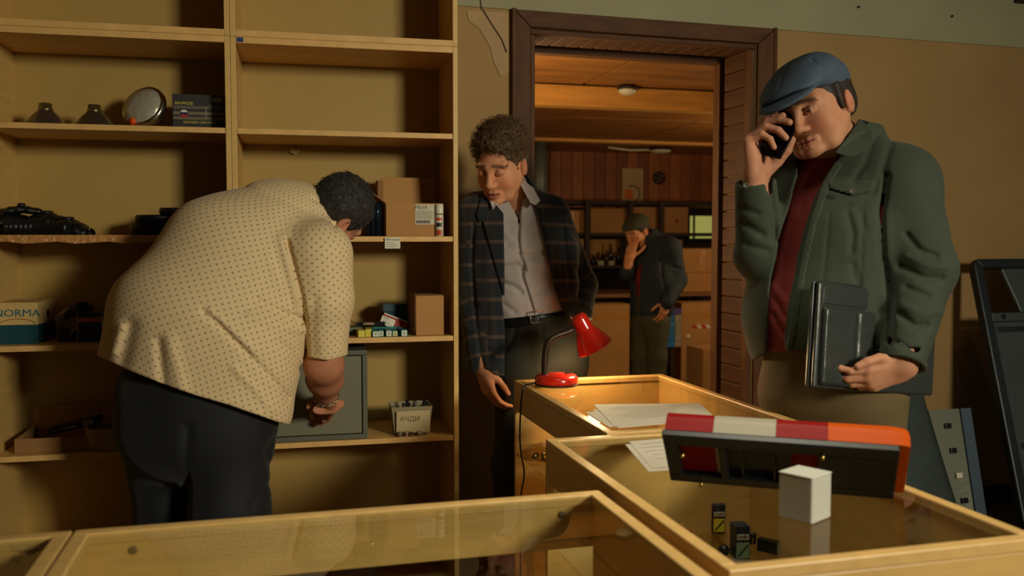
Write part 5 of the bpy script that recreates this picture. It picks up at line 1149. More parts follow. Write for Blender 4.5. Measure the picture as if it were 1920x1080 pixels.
# ================================================================== 2. the man in the plaid jacket
def man_plaid():
    D0 = 3.36; m = D0/FPX; px = lambda v: v*m
    S = C3(.97, 0, .2)                                   # across the chest
    HM = hframe(P(940, 309, 3.30), C3(-.40, -.42, -.81), C3(-.12, .90, -.40), 1.075)
    ankA = np.array([*P(940, 700, 3.34)[:2], .09]); ankB = np.array([*P(1050, 700, 3.40)[:2], .09]); base = base_of(ankA, ankB)
    shA, elA, wrA = P(892, 398, 3.36), P(889, 560, 3.36), P(906, 688, 3.28); shB, elB, wrB = P(1034, 402, 3.38), P(1090, 535, 3.50), P(1088, 585, 3.38)
    hd = nrm(C3(.28, -1, -.12)); hA = hand_parts(P(905, 692, 3.28), C3(.55, .1, -.83), hd, C3(-.85, -.2, -.5), [(.35, .45, .3), (.4, .5, .3), (.45, .55, .35), (.5, .6, .4)], thumb=((.45, .85, -.5), (.2, .95, -.35), (.1, 1, -.3)), s=.98, wrist=.06)
    VA, QA = skin_island(hA, .0032, [(cap(elA, wrA, .045, .030), .02)])
    hdB = nrm(P(1070, 650, 3.40)-wrB); hB = hand_parts(wrB+hdB*.02, C3(.3, .8, .2), hdB, C3(.9, .1, -.45), [(.2, .3, .2)]*4, thumb=((.9, .3, -.1), (1, .2, .1), (1, .2, .1)), s=.95, wrist=.05)
    VB, QB = skin_island(hB, .0036, [(cap(elB, wrB, .045, .031), .02)])
    body = [(ecap(P(998, 640, 3.40), P(990, 520, 3.41), S, (.10, .07), (.10, .075)), .05), (ecap(P(990, 520, 3.41), P(968, 405, 3.42), S, (.10, .075), (.11, .07)), .05), (cap(P(975, 385, 3.4), P(962, 350, 3.37), .06, .05), .04), (cap(P(1040, 680, 3.39), np.array([*P(1040, 860, 3.40)[:2], .5]), .06, .05), .05), (cap(np.array([*P(1040, 860, 3.40)[:2], .5]), ankB, .05, .035), .03), (cap(P(985, 680, 3.38), np.array([*P(964, 860, 3.35)[:2], .5]), .06, .05), .05), (cap(np.array([*P(964, 860, 3.35)[:2], .5]), ankA+np.array([.03, 0, 0]), .05, .035), .03)]
    Vb, Qb = skin_island(body, .014)
    b = person('person', 'curly haired man in a dark plaid blazer looking down beside the bookcase', base, [head_at(HM, h=.0022, skin=(206, 144, 106), eyes='down', brow=(92, 66, 48), jaw=.96, wide=.97, neck_dir=(0, -.75, -1), mouth_open=.001), knuckle_tint(VA, QA, (200, 138, 104)), knuckle_tint(VB, QB, (200, 138, 104)), (Vb, Qb, None)], (200, 140, 104))
    V, Q = hair_mesh('curly', h=.003, amp=.0050, freq=190, seed=9, wide=.97, grow=.011); fmesh('hair', [(V, Q)], mat('light_brown_curls', (84, 62, 40), .6, noise=(70, .5), bump=(120, .6)), b, base, M=HM); V = V[(V[:, 2] > .035)]; strands(None, V, HM, 2800, .020, .42, .45, .0010, mat('brown_curl_strands', (96, 70, 44), .55, noise=(60, .6)), b, base, (0, .2, -.3), 5)
    lo, hi = bounds([P(x, y, d) for x, y in ((850, 330), (1130, 330), (1130, 720), (850, 720)) for d in (3.12, 3.62)], .0)
    # shirt
    f = Field(*bounds([P(x, y, d) for x, y in ((890, 320), (1080, 320), (1080, 620), (890, 620)) for d in (3.14, 3.6)], 0), .0045)
    def trunk(f, g):
        f.add(ecap(P(998, 640, 3.38), P(992, 560, 3.38), S, (px(66)+g, .105+g), (px(66)+g, .108+g)), .04)
        f.add(ecap(P(992, 560, 3.38), P(978, 470, 3.39), S, (px(66)+g, .108+g), (px(74)+g, .118+g)), .05)
        f.add(ecap(P(978, 470, 3.39), P(966, 410, 3.40), S, (px(74)+g, .118+g), (px(74)+g, .10+g)), .05)
        f.add(ecap(P(966, 405, 3.40), P(968, 372, 3.40), S, (px(62)+g, .085+g), (px(34)+g, .062+g)), .05)
    trunk(f, 0)
    f.add(ecap(P(968, 378, 3.39), P(958, 350, 3.36), S, (.062, .060), (.060, .060)), .015)
    f.cut(cap(P(966, 372, 3.37), P(950, 325, 3.30), .052, .060), .003)
    f.cut(spoly([(936, 340), (985, 340), (974, 415)], 3.3, 3.1, 3.34), .003)
    f.disp(lambda x, y, z: .002*vnoise(x, y, z, 22, 31, 2))
    for pts, r, dp in [([(973, 415), (971, 440), (974, 478), (982, 495), (978, 515), (988, 545), (1000, 585)], 2.5, .010), ([(980, 415), (978, 450), (982, 480), (990, 500), (986, 520), (996, 550), (1008, 588)], 5, -.005), ([(975, 478), (1000, 482), (1030, 468)], 5, .010), ([(945, 500), (972, 497), (980, 505)], 5, .010), ([(942, 530), (965, 538), (978, 548)], 5, .009), ([(940, 430), (960, 450)], 6, -.004), ([(985, 560), (1015, 545), (1040, 530)], 6, .005), ([(950, 460), (965, 450), (972, 440)], 4, .003), ([(1000, 500), (1030, 495)], 6, -.004), ([(945, 570), (965, 585)], 5, .004)]: toward(f, pts, r, dp, 3.28, 3.42)
    f.keep(plane(P(990, 600, 3.3), C3(.12, -1, 0)), .004)
    shirt_m = mat('pale_lilac_shirt', (190, 180, 176), .8, noise=(30, .04), bump=(200, .06)); garment(f, 'shirt', shirt_m, b, base)
    # collar wings
    def wing(poly, d0, nm='collar'):
        pts = [P(x, y, d) for x, y, d in poly]; t = C3(0, 0, .007); n = len(pts); o_ = np.array(base)
        MB().add([p-o_ for p in pts]+[p+t-o_ for p in pts], [tuple(range(n)), tuple(range(2*n-1, n-1, -1))]+[(i, i+n, (i+1) % n+n, (i+1) % n) for i in range(n)]).build(nm, shirt_m, b, .003)
    wing([(968, 334, 3.36), (980, 336, 3.35), (1000, 352, 3.315), (1013, 376, 3.27), (1004, 385, 3.255), (994, 380, 3.262), (978, 350, 3.31)], 3.3)
    wing([(918, 376, 3.262), (930, 380, 3.256), (946, 392, 3.258), (930, 384, 3.25), (924, 394, 3.25)], 3.3)
    for x, y in ((978, 450), (990, 505), (997, 552)): q = P(x, y, 3.262); MB().lathe([(.0048, 0), (.0052, .0015), (.003, .0022)], 10, frame(q-np.array(base), cr, cu, -cf)).build('button', shirt_m, b)
    # blazer
    f = Field(lo, hi, .0045)
    f.add(ecap(P(946, 700, 3.38), P(952, 560, 3.39), S, (px(82), .135), (px(80), .135)), .04)
    f.add(ecap(P(952, 560, 3.39), P(962, 450, 3.39), S, (px(80), .135), (px(86), .140)), .05)
    f.add(ecap(P(962, 450, 3.39), P(962, 402, 3.40), S, (px(86), .140), (px(80), .11)), .05)
    f.add(ecap(P(960, 400, 3.41), P(966, 372, 3.41), S, (px(68), .09), (px(40), .075)), .05)
    f.add(ecap(P(968, 382, 3.41), P(966, 352, 3.40), S, (px(42), .078), (px(33), .066)), .02)
    f.add(cap(shA, shB, .062, .062), .05); f.add(ecap(P(1045, 560, 3.36), P(1040, 470, 3.38), S, (px(40), .10), (px(44), .11)), .05)
    f.add(cap(shA, elA, .068, .058), .03); f.add(cap(elA, wrA, .058, .046), .03)
    f.add(cap(shB, elB, .068, .060), .03); f.add(cap(elB, wrB, .060, .048), .02)
    g = Field(lo, hi, .0045); trunk(g, .004); g.add(cap(P(968, 380, 3.39), P(955, 330, 3.33), .066, .075), .01)
    f.F = np.maximum(f.F, -g.F)
    f.cut(cap(wrA+(wrA-elA)*.0, wrA+(wrA-elA)*.3, .038, .044), .004); f.cut(cap(wrB, wrB+hdB*.1, .040, .046), .004)
    f.keep(plane(P(900, 700, 3.3), C3(-.05, -1, .0)), .006)
    f.cut(spoly([(922, 376), (943, 398), (944, 470), (940, 560), (946, 620), (945, 760), (1140, 760), (1118, 612), (1062, 606), (1040, 540), (1026, 470), (1012, 400), (1003, 372), (986, 340), (950, 340)], 3.3, 3.05, 3.385), .004)
    cutw = cap(wrA+nrm(wrA-elA)*.006, wrA+nrm(wrA-elA)*.10, .08); f.cut(cutw, .002) if False else None
    f.disp(lambda x, y, z: .0025*vnoise(x, y, z*.7, 17, 41, 2))
    for pts, r, dp in [([(888, 420), (885, 500), (892, 600), (905, 690)], 4, .010), ([(915, 470), (918, 560), (925, 660)], 7, -.005), ([(1056, 430), (1064, 500), (1072, 560)], 5, .010), ([(1075, 500), (1092, 520)], 6, .006), ([(868, 560), (895, 575)], 6, .005), ([(866, 610), (898, 625)], 6, -.004), ([(1060, 590), (1080, 560), (1092, 545)], 6, .006)]: toward(f, pts, r, dp, 3.3, 3.42)
    base_f = f.F.copy()
    A0 = P(960, 700, 3.39); A1 = P(962, 400, 3.39)
    def cl(V):
        t = around(V, A0, A1, S, .15); out = t
        for a, e in ((shA, elA), (elA, wrA), (shB, elB), (elB, wrB)):
            q = around(V, a, e, S, .055); q[:, 1] = -q[:, 1]+(.3 if a is not shA and a is not shB else 0); s = segd(V, a, e) < .066; out = np.where(s[:, None], q, out)
        return out
    pl = plaid_cloth(); garment(f, 'blazer', pl, b, base, cl, 'open dark plaid blazer')
    # lapels: a second layer lying on the blazer front
    def layer(poly, dmin, dmax, th, nm, mm, k=.002, cl=None):
        h_ = Field(lo, hi, .0045); h_.F = np.maximum(base_f-th, -(base_f+.006)); q = spoly(poly, 3.3, dmin, dmax); d = q[2](h_.ax[0][:, None, None], h_.ax[1][None, :, None], h_.ax[2][None, None, :]); h_.F = np.maximum(h_.F, d); garment(h_, nm, mm, b, base, cl)
    layer([(920, 374), (903, 366), (893, 402), (898, 418), (905, 414), (946, 560), (946, 500), (944, 400)], 3.1, 3.40, .009, 'lapel', pl, cl=cl)
    layer([(998, 366), (1030, 384), (1046, 420), (1040, 428), (1052, 452), (1052, 540), (1036, 525), (1024, 470), (1010, 400)], 3.1, 3.42, .009, 'lapel', pl, cl=cl)
    layer([(1030, 408), (1052, 404), (1053, 411), (1031, 415)], 3.1, 3.40, .005, 'breast_pocket', pl, cl=cl)
    # cuff of the shirt at the pocketed hand
    u1 = nrm(np.cross(hdB, [0, 0, 1])); u2 = np.cross(hdB, u1); MB().tube([wrB+hdB*.012+.044*(math.cos(a)*u1+math.sin(a)*u2)-np.array(base) for a in np.linspace(0, 6.283, 24, endpoint=False)], .006, 8, closed=True).build('shirt_cuff', shirt_m, b)
    # trousers, belt
    f = Field(*bounds([P(880, 585, 3.2), P(1120, 585, 3.6), ankA, ankB, P(880, 600, 3.6), P(1120, 700, 3.2)], .10), .006)
    f.add(ecap(P(1004, 600, 3.38), P(1012, 680, 3.38), S, (px(72), .118), (px(90), .135)), .04)
    kA, kB = P(962, 860, 3.34), P(1040, 860, 3.40); kA[2] = kB[2] = .5
    f.add(ecap(P(978, 670, 3.36), kA, S, (px(50), .10), (px(34), .075)), .05); f.add(cap(kA, ankA+np.array([.03, 0, 0]), .072, .06), .04)
    f.add(ecap(P(1048, 670, 3.38), kB, S, (px(52), .10), (px(36), .075)), .05); f.add(cap(kB, ankB, .072, .06), .04)
    f.disp(lambda x, y, z: .002*vnoise(x, y, z*.6, 22, 51, 2))
    for pts, r, dp in [([(1014, 612), (1020, 660), (1016, 690)], 4, .006), ([(968, 612), (960, 640), (948, 655)], 4, .005)]: toward(f, pts, r, dp, 3.3, 3.4)
    f.keep(plane(P(990, 597, 3.3), C3(-.12, 1, 0)), .004); f.keep(lambda x, y, z: .055-z+0*x+0*y, .005)
    garment(f, 'trousers', mat('dark_olive_trousers', (44, 44, 36), .75, noise=(6, .08)), b, base)
    f = Field(*bounds([P(920, 570, 3.2), P(1090, 570, 3.56), P(920, 625, 3.2), P(1090, 625, 3.56)], .02), .004)
    f.add(ecap(P(1002, 640, 3.38), P(992, 560, 3.38), S, (px(74), .122), (px(71), .119)), .01)
    f.keep(plane(P(990, 592, 3.3), C3(-.12, 1, 0)), .003); f.keep(plane(P(992, 610, 3.3), C3(.12, -1, 0)), .003); garment(f, 'belt', mat('black_belt', (14, 14, 15), .35), b, base)
    q = P(1006, 594, 3.248)-np.array(base); Bm = frame(q, nrm(C3(.98, .12, .1)), nrm(C3(-.12, .98, 0)), -cf)
    MB().tube([tuple(Bm @ Vector(p)) for p in ((-.022, -.02, 0), (.022, -.02, 0), (.022, .02, 0), (-.022, .02, 0))], .0025, 6, closed=True, sm=False).build('belt_buckle', steel, b)
    shoe('shoe', ankA+np.array([.03, 0, 0]), (-.3, -1, 0), shoe_m, b, base); shoe('shoe', ankB, (0, -1, 0), shoe_m, b, base)
man_plaid()

# ================================================================== 3. the man in the flat cap on the phone
def man_phone():
    D0 = 2.5; m = D0/FPX; px = lambda v: v*m
    S = C3(.86, 0, -.5)                                    # across the chest (his left side nearer to us)
    HM = hframe(P(1529, 206, 2.50), C3(-.72, -.25, -.65), C3(-.24, .95, .04), 1.07)
    hipc = P(1570, 690, 2.52); ankA = np.array([*P(1535, 700, 2.63)[:2], .09]); ankB = np.array([*P(1655, 700, 2.48)[:2], .09]); base = base_of(ankA, ankB)
    shL, elL, wrL = P(1688, 345, 2.46), P(1734, 505, 2.35), P(1692, 682, 2.26); shR, elR, wrR = P(1478, 345, 2.66), P(1424, 478, 2.52), P(1416, 338, 2.46)
    # phone hand
    hdR = nrm(P(1438, 262, 2.44)-wrR); Xr = nrm(C3(.62, .1, -.35))
    pc = P(1462, 252, 2.435); phy = nrm(C3(.50, .86, .22)); phx = C3(.55, -.55, -.62); phx = nrm(phx-phy*(phx @ phy)); phn = np.cross(phx, phy)
    hR = hand_parts(P(1417, 338, 2.46), C3(.6, -.1, .75), C3(-.06, 1, 0), C3(-.75, .05, .6), [(.35, .65, .35), (.7, .8, .4), (1.0, .9, .5), (1.15, 1.0, .6)], spread=(.05, .02, -.02, -.06), thumb=((.35, .75, -.75), (.1, .8, -.7), (.0, .9, -.5)), s=1.24, wrist=.05)
    VR, QR = skin_island(hR, .003, [(cap(elR, wrR, .05, .033), .02)])
    hdL = nrm(P(1632, 722, 2.23)-wrL); XL = C3(-.25, .75, -.5)
    hL = hand_parts(P(1692, 690, 2.262), C3(-.3, .8, -.45), nrm(C3(-.93, -.30, -.1)), nrm(C3(.1, -.55, -.8)), [(.25, .5, .5), (.35, .6, .5), (.45, .7, .5), (.55, .75, .5)], thumb=((.6, .85, .1), (.1, 1, .05), (-.15, 1, .0)), s=1.03, wrist=.012)
    VL, QL = skin_island(hL, .003, [(cap(elL, wrL, .05, .034), .02)])
    body = [(ecap(hipc, P(1575, 540, 2.52), S, (.16, .12), (.17, .13)), .06), (ecap(P(1575, 540, 2.52), P(1590, 360, 2.55), S, (.17, .13), (.16, .10)), .06), (cap(P(1590, 330, 2.55), P(1570, 270, 2.53), .065, .06), .04)]
    for a, hx in ((ankA, P(1520, 720, 2.58)), (ankB, P(1620, 720, 2.48))): k = (a+hx)/2; body += [(cap(hx, k, .08, .06), .05), (cap(k, a, .06, .04), .03)]
    Vb, Qb = skin_island(body, .014)
    b = person('person', 'man in a blue flat cap and green jacket talking on a phone', base, [head_at(HM, h=.0021, wide=1.08, jaw=1.16, skin=(182, 128, 96), eyes='open', brow=(64, 48, 38), neck_dir=(0, -.55, -1)), knuckle_tint(VR, QR, (178, 124, 96)), knuckle_tint(VL, QL, (184, 130, 100)), (Vb, Qb, None)], (196, 140, 108))
    V, Q = hair_mesh('sideburn', amp=.0012, freq=170, seed=12, wide=1.08, grow=.0085); fmesh('hair', [(V, Q)], mat('short_dark_hair', (40, 32, 27), .65, noise=(110, .4)), b, base, M=HM); V = V[V[:, 2] < .045]; strands(None, V, HM, 1200, .010, .05, .12, .0008, mat('dark_strands', (52, 43, 36), .6, noise=(60, .5)), b, base, (0, -.5, -.8), 7)
    # flat cap
    f = Field((-.14, -.16, -.02), (.14, .20, .18), .0032)
    tl = lambda c, s: [nrm((1, 0, 0)), nrm((0, c, -s)), nrm((0, s, c))]
    f.add(ell((0, -.020, .062), (.092, .108, .074)), .02); f.add(ell((0, .040, .080), (.090, .100, .044), tl(.94, .32)), .04); f.add(ell((0, .100, .060), (.078, .060, .020), tl(.92, .38)), .03)
    f.keep(plane((0, .06, .044), (0, .06, -1)), .006)
    f.cut(ell((0, -.018, .030), (.084, .100, .078)), .004); f.cut(ell((0, .085, .022), (.074, .052, .034), tl(.92, .38)), .004)
    f.disp(lambda x, y, z: .0022*vnoise(x, y, z, 30, 3, 2))
    seam = [(0, .13, .075), (0, .08, .118), (0, .0, .14), (0, -.08, .12), (0, -.125, .06)]; f.crease(seam, .004, .003)
    for s in (-1, 1): f.crease([(s*.012, .012, .138), (s*.06, .05, .115), (s*.088, .07, .075)], .004, .003); f.crease([(s*.01, -.01, .14), (s*.07, -.05, .11), (s*.096, -.06, .05)], .004, .0025)
    cap_m = mat('slate_blue_cotton', (62, 76, 92), .8, noise=(40, .10), bump=(240, .12))
    fc = fmesh('flat_cap', [f.surface()], cap_m, b, base, M=HM)
    f = Field((-.12, .03, -.06), (.12, .21, .10), .003); f.add(ell((0, .106, .048), (.082, .078, .011), tl(.93, .36)), .01); f.cut(ell((0, .090, .026), (.076, .068, .020), tl(.93, .36)), .004); f.keep(plane((0, .06, .03), (0, -1, 0)), .006)
    V, Q = f.surface(); A = np.array(HM); o = fmesh('cap_brim', [(V @ A[:3, :3].T+A[:3, 3], Q)], cap_m, b, base)
    MB().lathe([(.010, 0), (.009, .004), (.0005, .007)], 12, T(*(-np.array(base))) @ HM @ T(0, .012, .128)).build('cap_button', cap_m, b)
    # polo shirt
    red_m = mat('wine_red_polo', (124, 44, 41), .8, noise=(60, .06), bump=(220, .08))
    lo, hi = bounds([P(x, y, d) for x, y in ((1370, 215), (1800, 215), (1800, 760), (1370, 760)) for d in (2.22, 2.86)], 0)
    def trunk(f, g):
        f.add(ecap(P(1545, 690, 2.53), P(1540, 590, 2.52), S, (px(112)+g, .135+g), (px(120)+g, .155+g)), .06)
        f.add(ecap(P(1540, 590, 2.52), P(1560, 450, 2.54), S, (px(120)+g, .155+g), (px(122)+g, .14+g)), .06)
        f.add(ecap(P(1560, 450, 2.54), P(1582, 350, 2.57), S, (px(122)+g, .14+g), (px(115)+g, .11+g)), .06)
        f.add(ecap(P(1580, 340, 2.57), P(1578, 285, 2.56), S, (px(85)+g, .09+g), (px(48)+g, .07+g)), .05)
    f = Field(*bounds([P(x, y, d) for x, y in ((1400, 225), (1700, 225), (1700, 690), (1400, 690)) for d in (2.25, 2.8)], 0), .005); trunk(f, 0)
    f.add(ecap(P(1578, 300, 2.555), P(1560, 262, 2.53), S, (.076, .078), (.072, .072)), .012); f.cut(cap(P(1578, 300, 2.55), P(1552, 245, 2.515), .062, .068), .003)
    f.disp(lambda x, y, z: .002*vnoise(x, y, z*.8, 20, 61, 2))
    for pts, r, dp in [([(1452, 560), (1468, 590), (1482, 600)], 5, .006), ([(1450, 590), (1466, 622), (1480, 632)], 5, .006), ([(1448, 535), (1470, 565)], 6, -.004), ([(1525, 320), (1510, 360), (1500, 400)], 3, .004), ([(1480, 420), (1470, 480), (1462, 540)], 12, .006)]: toward(f, pts, r, dp, 2.4, 2.6)
    f.keep(plane(P(1500, 660, 2.4), C3(.1, -1, 0)), .005); garment(f, 'polo_shirt', red_m, b, base)
    # jacket
    grn = mat('dark_green_cotton', (50, 58, 44), .8, noise=(50, .10), bump=(260, .12), sheen=.08)
    f = Field(lo, hi, .005)
    trunk(f, .026)
    f.add(ecap(P(1600, 645, 2.50), P(1598, 480, 2.50), S, (px(112), .155), (px(112), .155)), .06)
    f.add(ecap(P(1595, 335, 2.57), P(1592, 275, 2.57), S, (px(95), .105), (px(55), .085)), .05)
    f.add(cap(shR, shL, .085, .088), .06); f.add(cap(P(1600, 330, 2.56), shL, .09, .09), .06)
    f.add(cap(shL, elL, .092, .074), .04); f.add(cap(elL, wrL, .074, .055), .03)
    f.add(cap(shR, elR, .082, .066), .04); f.add(cap(elR, wrR, .066, .056), .02)
    f.add(ecap(P(1450, 400, 2.62), P(1423, 650, 2.62), S, (px(17), .04), (px(15), .05)), .03)
    # stand collar round the neck
    f.add(ecap(P(1594, 300, 2.57), P(1590, 250, 2.56), S, (.10, .095), (.092, .088)), .02)
    g = Field(lo, hi, .005); trunk(g, .005); g.add(ecap(P(1585, 305, 2.56), P(1566, 225, 2.52), S, (.078, .080), (.080, .082)), .02); f.F = np.maximum(f.F, -g.F)
    f.keep(plane(P(1590, 243, 2.5), C3(.45, 1, .3)), .006) if False else None
    f.cut(spoly([(1490, 200), (1612, 232), (1566, 300), (1548, 330), (1528, 366), (1510, 420), (1492, 500), (1478, 580), (1470, 660), (1462, 700), (1438, 660), (1437, 600), (1447, 520), (1466, 430), (1498, 330)], 2.4, 2.2, 2.56), .004)
    f.keep_plane(wrL, wrL-elL, .09); f.cut(cap(wrL-nrm(wrL-elL)*.015, wrL+nrm(wrL-elL)*.05, .044, .046), .003); f.keep_plane(wrR, wrR-elR, .09); f.cut(cap(wrR-nrm(wrR-elR)*.01, wrR+nrm(wrR-elR)*.05, .042, .044), .003)
    f.cut(spoly([(1470, 140), (1670, 140), (1665, 236), (1640, 232), (1612, 224), (1588, 262), (1562, 296), (1520, 300), (1490, 280)], 2.5, 2.2, 2.85), .004)
    f.keep(plane(P(1500, 672, 2.4), C3(.06, -1, 0)), .006) if False else None
    f.cut(spoly([(1390, 690), (1412, 676), (1440, 660), (1470, 655), (1640, 662), (1640, 780), (1390, 780)], 2.5, 2.2, 2.9), .006)
    f.disp(lambda x, y, z: .004*vnoise(x, y, z*.7, 14, 71, 2)+.0015*vnoise(x, y, z, 45, 72, 1))
    for pts, r, dp in [([(1662, 330), (1652, 400), (1655, 480), (1672, 560), (1668, 640)], 6, .018), ([(1700, 440), (1725, 470), (1755, 480)], 6, .010), ([(1690, 500), (1730, 520), (1765, 522)], 7, .010), ([(1700, 540), (1740, 556)], 6, .008), ([(1688, 590), (1715, 612), (1735, 610)], 7, .012), ([(1680, 640), (1700, 655), (1722, 655)], 5, .006), ([(1700, 480), (1740, 498), (1770, 500)], 7, -.006), ([(1690, 570), (1730, 588), (1760, 585)], 8, -.006), ([(1640, 260), (1620, 310), (1600, 340)], 7, .006), ([(1670, 270), (1655, 320), (1640, 360)], 7, .006), ([(1590, 400), (1600, 440), (1596, 470)], 6, .007), ([(1610, 390), (1622, 430)], 6, .005), ([(1600, 500), (1608, 540)], 8, .006), ([(1555, 400), (1548, 480), (1540, 560)], 3, .003), ([(1620, 380), (1615, 480), (1610, 600)], 3, .003), ([(1395, 420), (1430, 440)], 7, .008), ([(1390, 390), (1420, 400)], 6, .006), ([(1400, 460), (1440, 470)], 6, .006), ([(1440, 340), (1450, 400), (1452, 450)], 6, .010)]: toward(f, pts, r, dp, 2.42, 2.62)
    bf = f.F.copy(); jk = garment(f, 'jacket', grn, b, base)
    def layer(poly, dmin, dmax, th, nm, mm):
        h_ = Field(lo, hi, .005); h_.F = np.maximum(bf-th, -(bf+.006)); q = spoly(poly, 2.45, dmin, dmax); sl, g = h_.sub(q[0]-.02, q[1]+.02); keep_ = np.full_like(h_.F, 1.0); keep_[sl] = np.maximum(h_.F[sl], q[2](*g)); h_.F = keep_; return garment(h_, nm, mm, b, base)
    layer([(1550, 342), (1640, 338), (1640, 356), (1598, 366), (1556, 354)], 2.2, 2.56, .008, 'pocket_flap', grn)
    layer([(1566, 302), (1540, 345), (1516, 420), (1498, 500), (1484, 590), (1472, 664), (1484, 664), (1498, 590), (1512, 505), (1530, 425), (1556, 350), (1580, 308)], 2.2, 2.5, .006, 'placket', grn)
    layer([(1645, 655), (1700, 720), (1728, 725), (1748, 690), (1690, 640)], 2.2, 2.6, .005, 'cuff', grn)
    # collar wings
    def wing(poly, nm='collar'):
        pts = [P(*p) for p in poly]; t = C3(0, 0, .010); n = len(pts); o_ = np.array(base); MB().add([p-o_ for p in pts]+[p+t-o_ for p in pts], [tuple(range(n)), tuple(range(2*n-1, n-1, -1))]+[(i, i+n, (i+1) % n+n, (i+1) % n) for i in range(n)]).build(nm, grn, b, .004)
    wing([(1612, 222, 2.50), (1634, 240, 2.46), (1640, 258, 2.43), (1610, 290, 2.385), (1590, 294, 2.385), (1566, 286, 2.40), (1590, 256, 2.43)])
    jb = mat('jacket_button', (60, 58, 48), .4)
    for x, y, d in ((1597, 358, 2.352), (1398, 348, 2.405)): MB().lathe([(.008, 0), (.0085, .002), (.006, .003), (.005, .002)], 14, frame(P(x, y, d)-np.array(base), cr, cu, -cf)).build('button', jb, b)
    # trousers and belt
    f = Field(*bounds([P(1400, 640, 2.3), P(1720, 640, 2.8), ankA, ankB, P(1400, 700, 2.8), P(1720, 700, 2.3)], .12), .0065)
    f.add(ecap(P(1556, 650, 2.53), P(1560, 730, 2.53), S, (px(122), .145), (px(124), .15)), .05)
    for a, hx in ((ankA, P(1500, 740, 2.58)), (ankB, P(1622, 740, 2.48))): k = (a+hx)/2; f.add(ecap(hx, k, S, (.11, .115), (.085, .085)), .05); f.add(cap(k, a, .085, .072), .04)
    f.disp(lambda x, y, z: .003*vnoise(x, y, z*.7, 20, 81, 2)); f.keep(plane(P(1500, 645, 2.4), C3(-.05, 1, 0)), .004); f.keep(lambda x, y, z: .055-z+0*x+0*y, .005)
    garment(f, 'trousers', mat('khaki_trousers', (96, 80, 50), .8, noise=(12, .15), bump=(120, .1)), b, base)
    f = Field(*bounds([P(1400, 620, 2.3), P(1720, 620, 2.8), P(1400, 690, 2.3), P(1720, 690, 2.8)], .01), .005); f.add(ecap(P(1556, 690, 2.53), P(1556, 620, 2.53), S, (px(126), .152), (px(126), .155)), .01); f.keep(plane(P(1500, 640, 2.4), C3(-.05, 1, 0)), .003); f.keep(plane(P(1500, 662, 2.4), C3(.05, -1, 0)), .003); garment(f, 'belt', mat('black_belt', (14, 14, 15), .35), b, base)
    shoe('shoe', ankA, (-.6, -1, 0), shoe_m, b, base); shoe('shoe', ankB, (-.5, -1, 0), shoe_m, b, base)
    # phone held in the raised hand
    ph = thing('smartphone', 'black smartphone held to the cheek of the man in the flat cap', 'phone', frame(pc, phx, phy, phn))
    bx('phone_body', (-.036, -.073, -.0035), (.036, .073, .0035), mat('phone_black', (8, 9, 14), .25), ph, .003); bx('screen', (-.034, -.07, .0036), (.034, .07, .0040), mat('phone_screen', (6, 6, 10), .1), ph); bx('camera_bump', (-.030, .048, -.0052), (-.010, .068, -.0036), blk_pl, ph, .001)
    # leather portfolio under the arm
    tl_, bl2, br2 = P(1536, 528, 2.255), P(1519, 727, 2.235), P(1746, 742, 2.42)
    ex_ = nrm(br2-bl2); ez_ = nrm((tl_-bl2)-ex_*((tl_-bl2) @ ex_)); ey_ = np.cross(ez_, ex_); Wp, Hp = np.linalg.norm(br2-bl2), np.linalg.norm(tl_-bl2)
    pf = thing('portfolio', 'black leather zip portfolio tucked under the arm of the man on the phone', 'portfolio', frame(bl2, ex_, ey_, ez_))
    lea = mat('black_leather', (44, 48, 45), .30, bump=(160, .05), spec=.5); lea2 = mat('black_leather_edge', (12, 13, 14), .45)
    bx('back_cover', (.004, .014, 0), (Wp, .026, Hp), lea, pf, .006); bx('front_cover', (.004, -.006, 0), (Wp, .006, Hp), lea, pf, .006); bx('page_block', (.012, .0065, .008), (Wp-.006, .0135, Hp-.008), lea2, pf, .003)
    f = Field((.0, -.03, -.005), (Wp, .0, Hp), .0035); f.add(rbox((.105, -.009, Hp*.40), (.088, .011, Hp*.37), None, .009), .004); f.disp(lambda x, y, z: .0012*vnoise(x, y, z, 50, 6, 2)); f.crease([(.13, -.02, Hp*.78), (.128, -.02, .05)], .006, .003); fmesh('front_pocket', [f.surface()], lea, pf)
    bx('upper_strip', (.018, -.0085, Hp*.80), (.185, -.0065, Hp-.012), lea, pf, .002)
    MB().tube([(.003, .010, .0), (.0, .010, .004), (.0, .010, Hp-.006), (.006, .010, Hp+.002), (Wp*.98, .010, Hp+.002)], .003, 8).build('zip', mat('zip_dark_metal', (70, 74, 74), .3, metal=.7), pf)
man_phone()

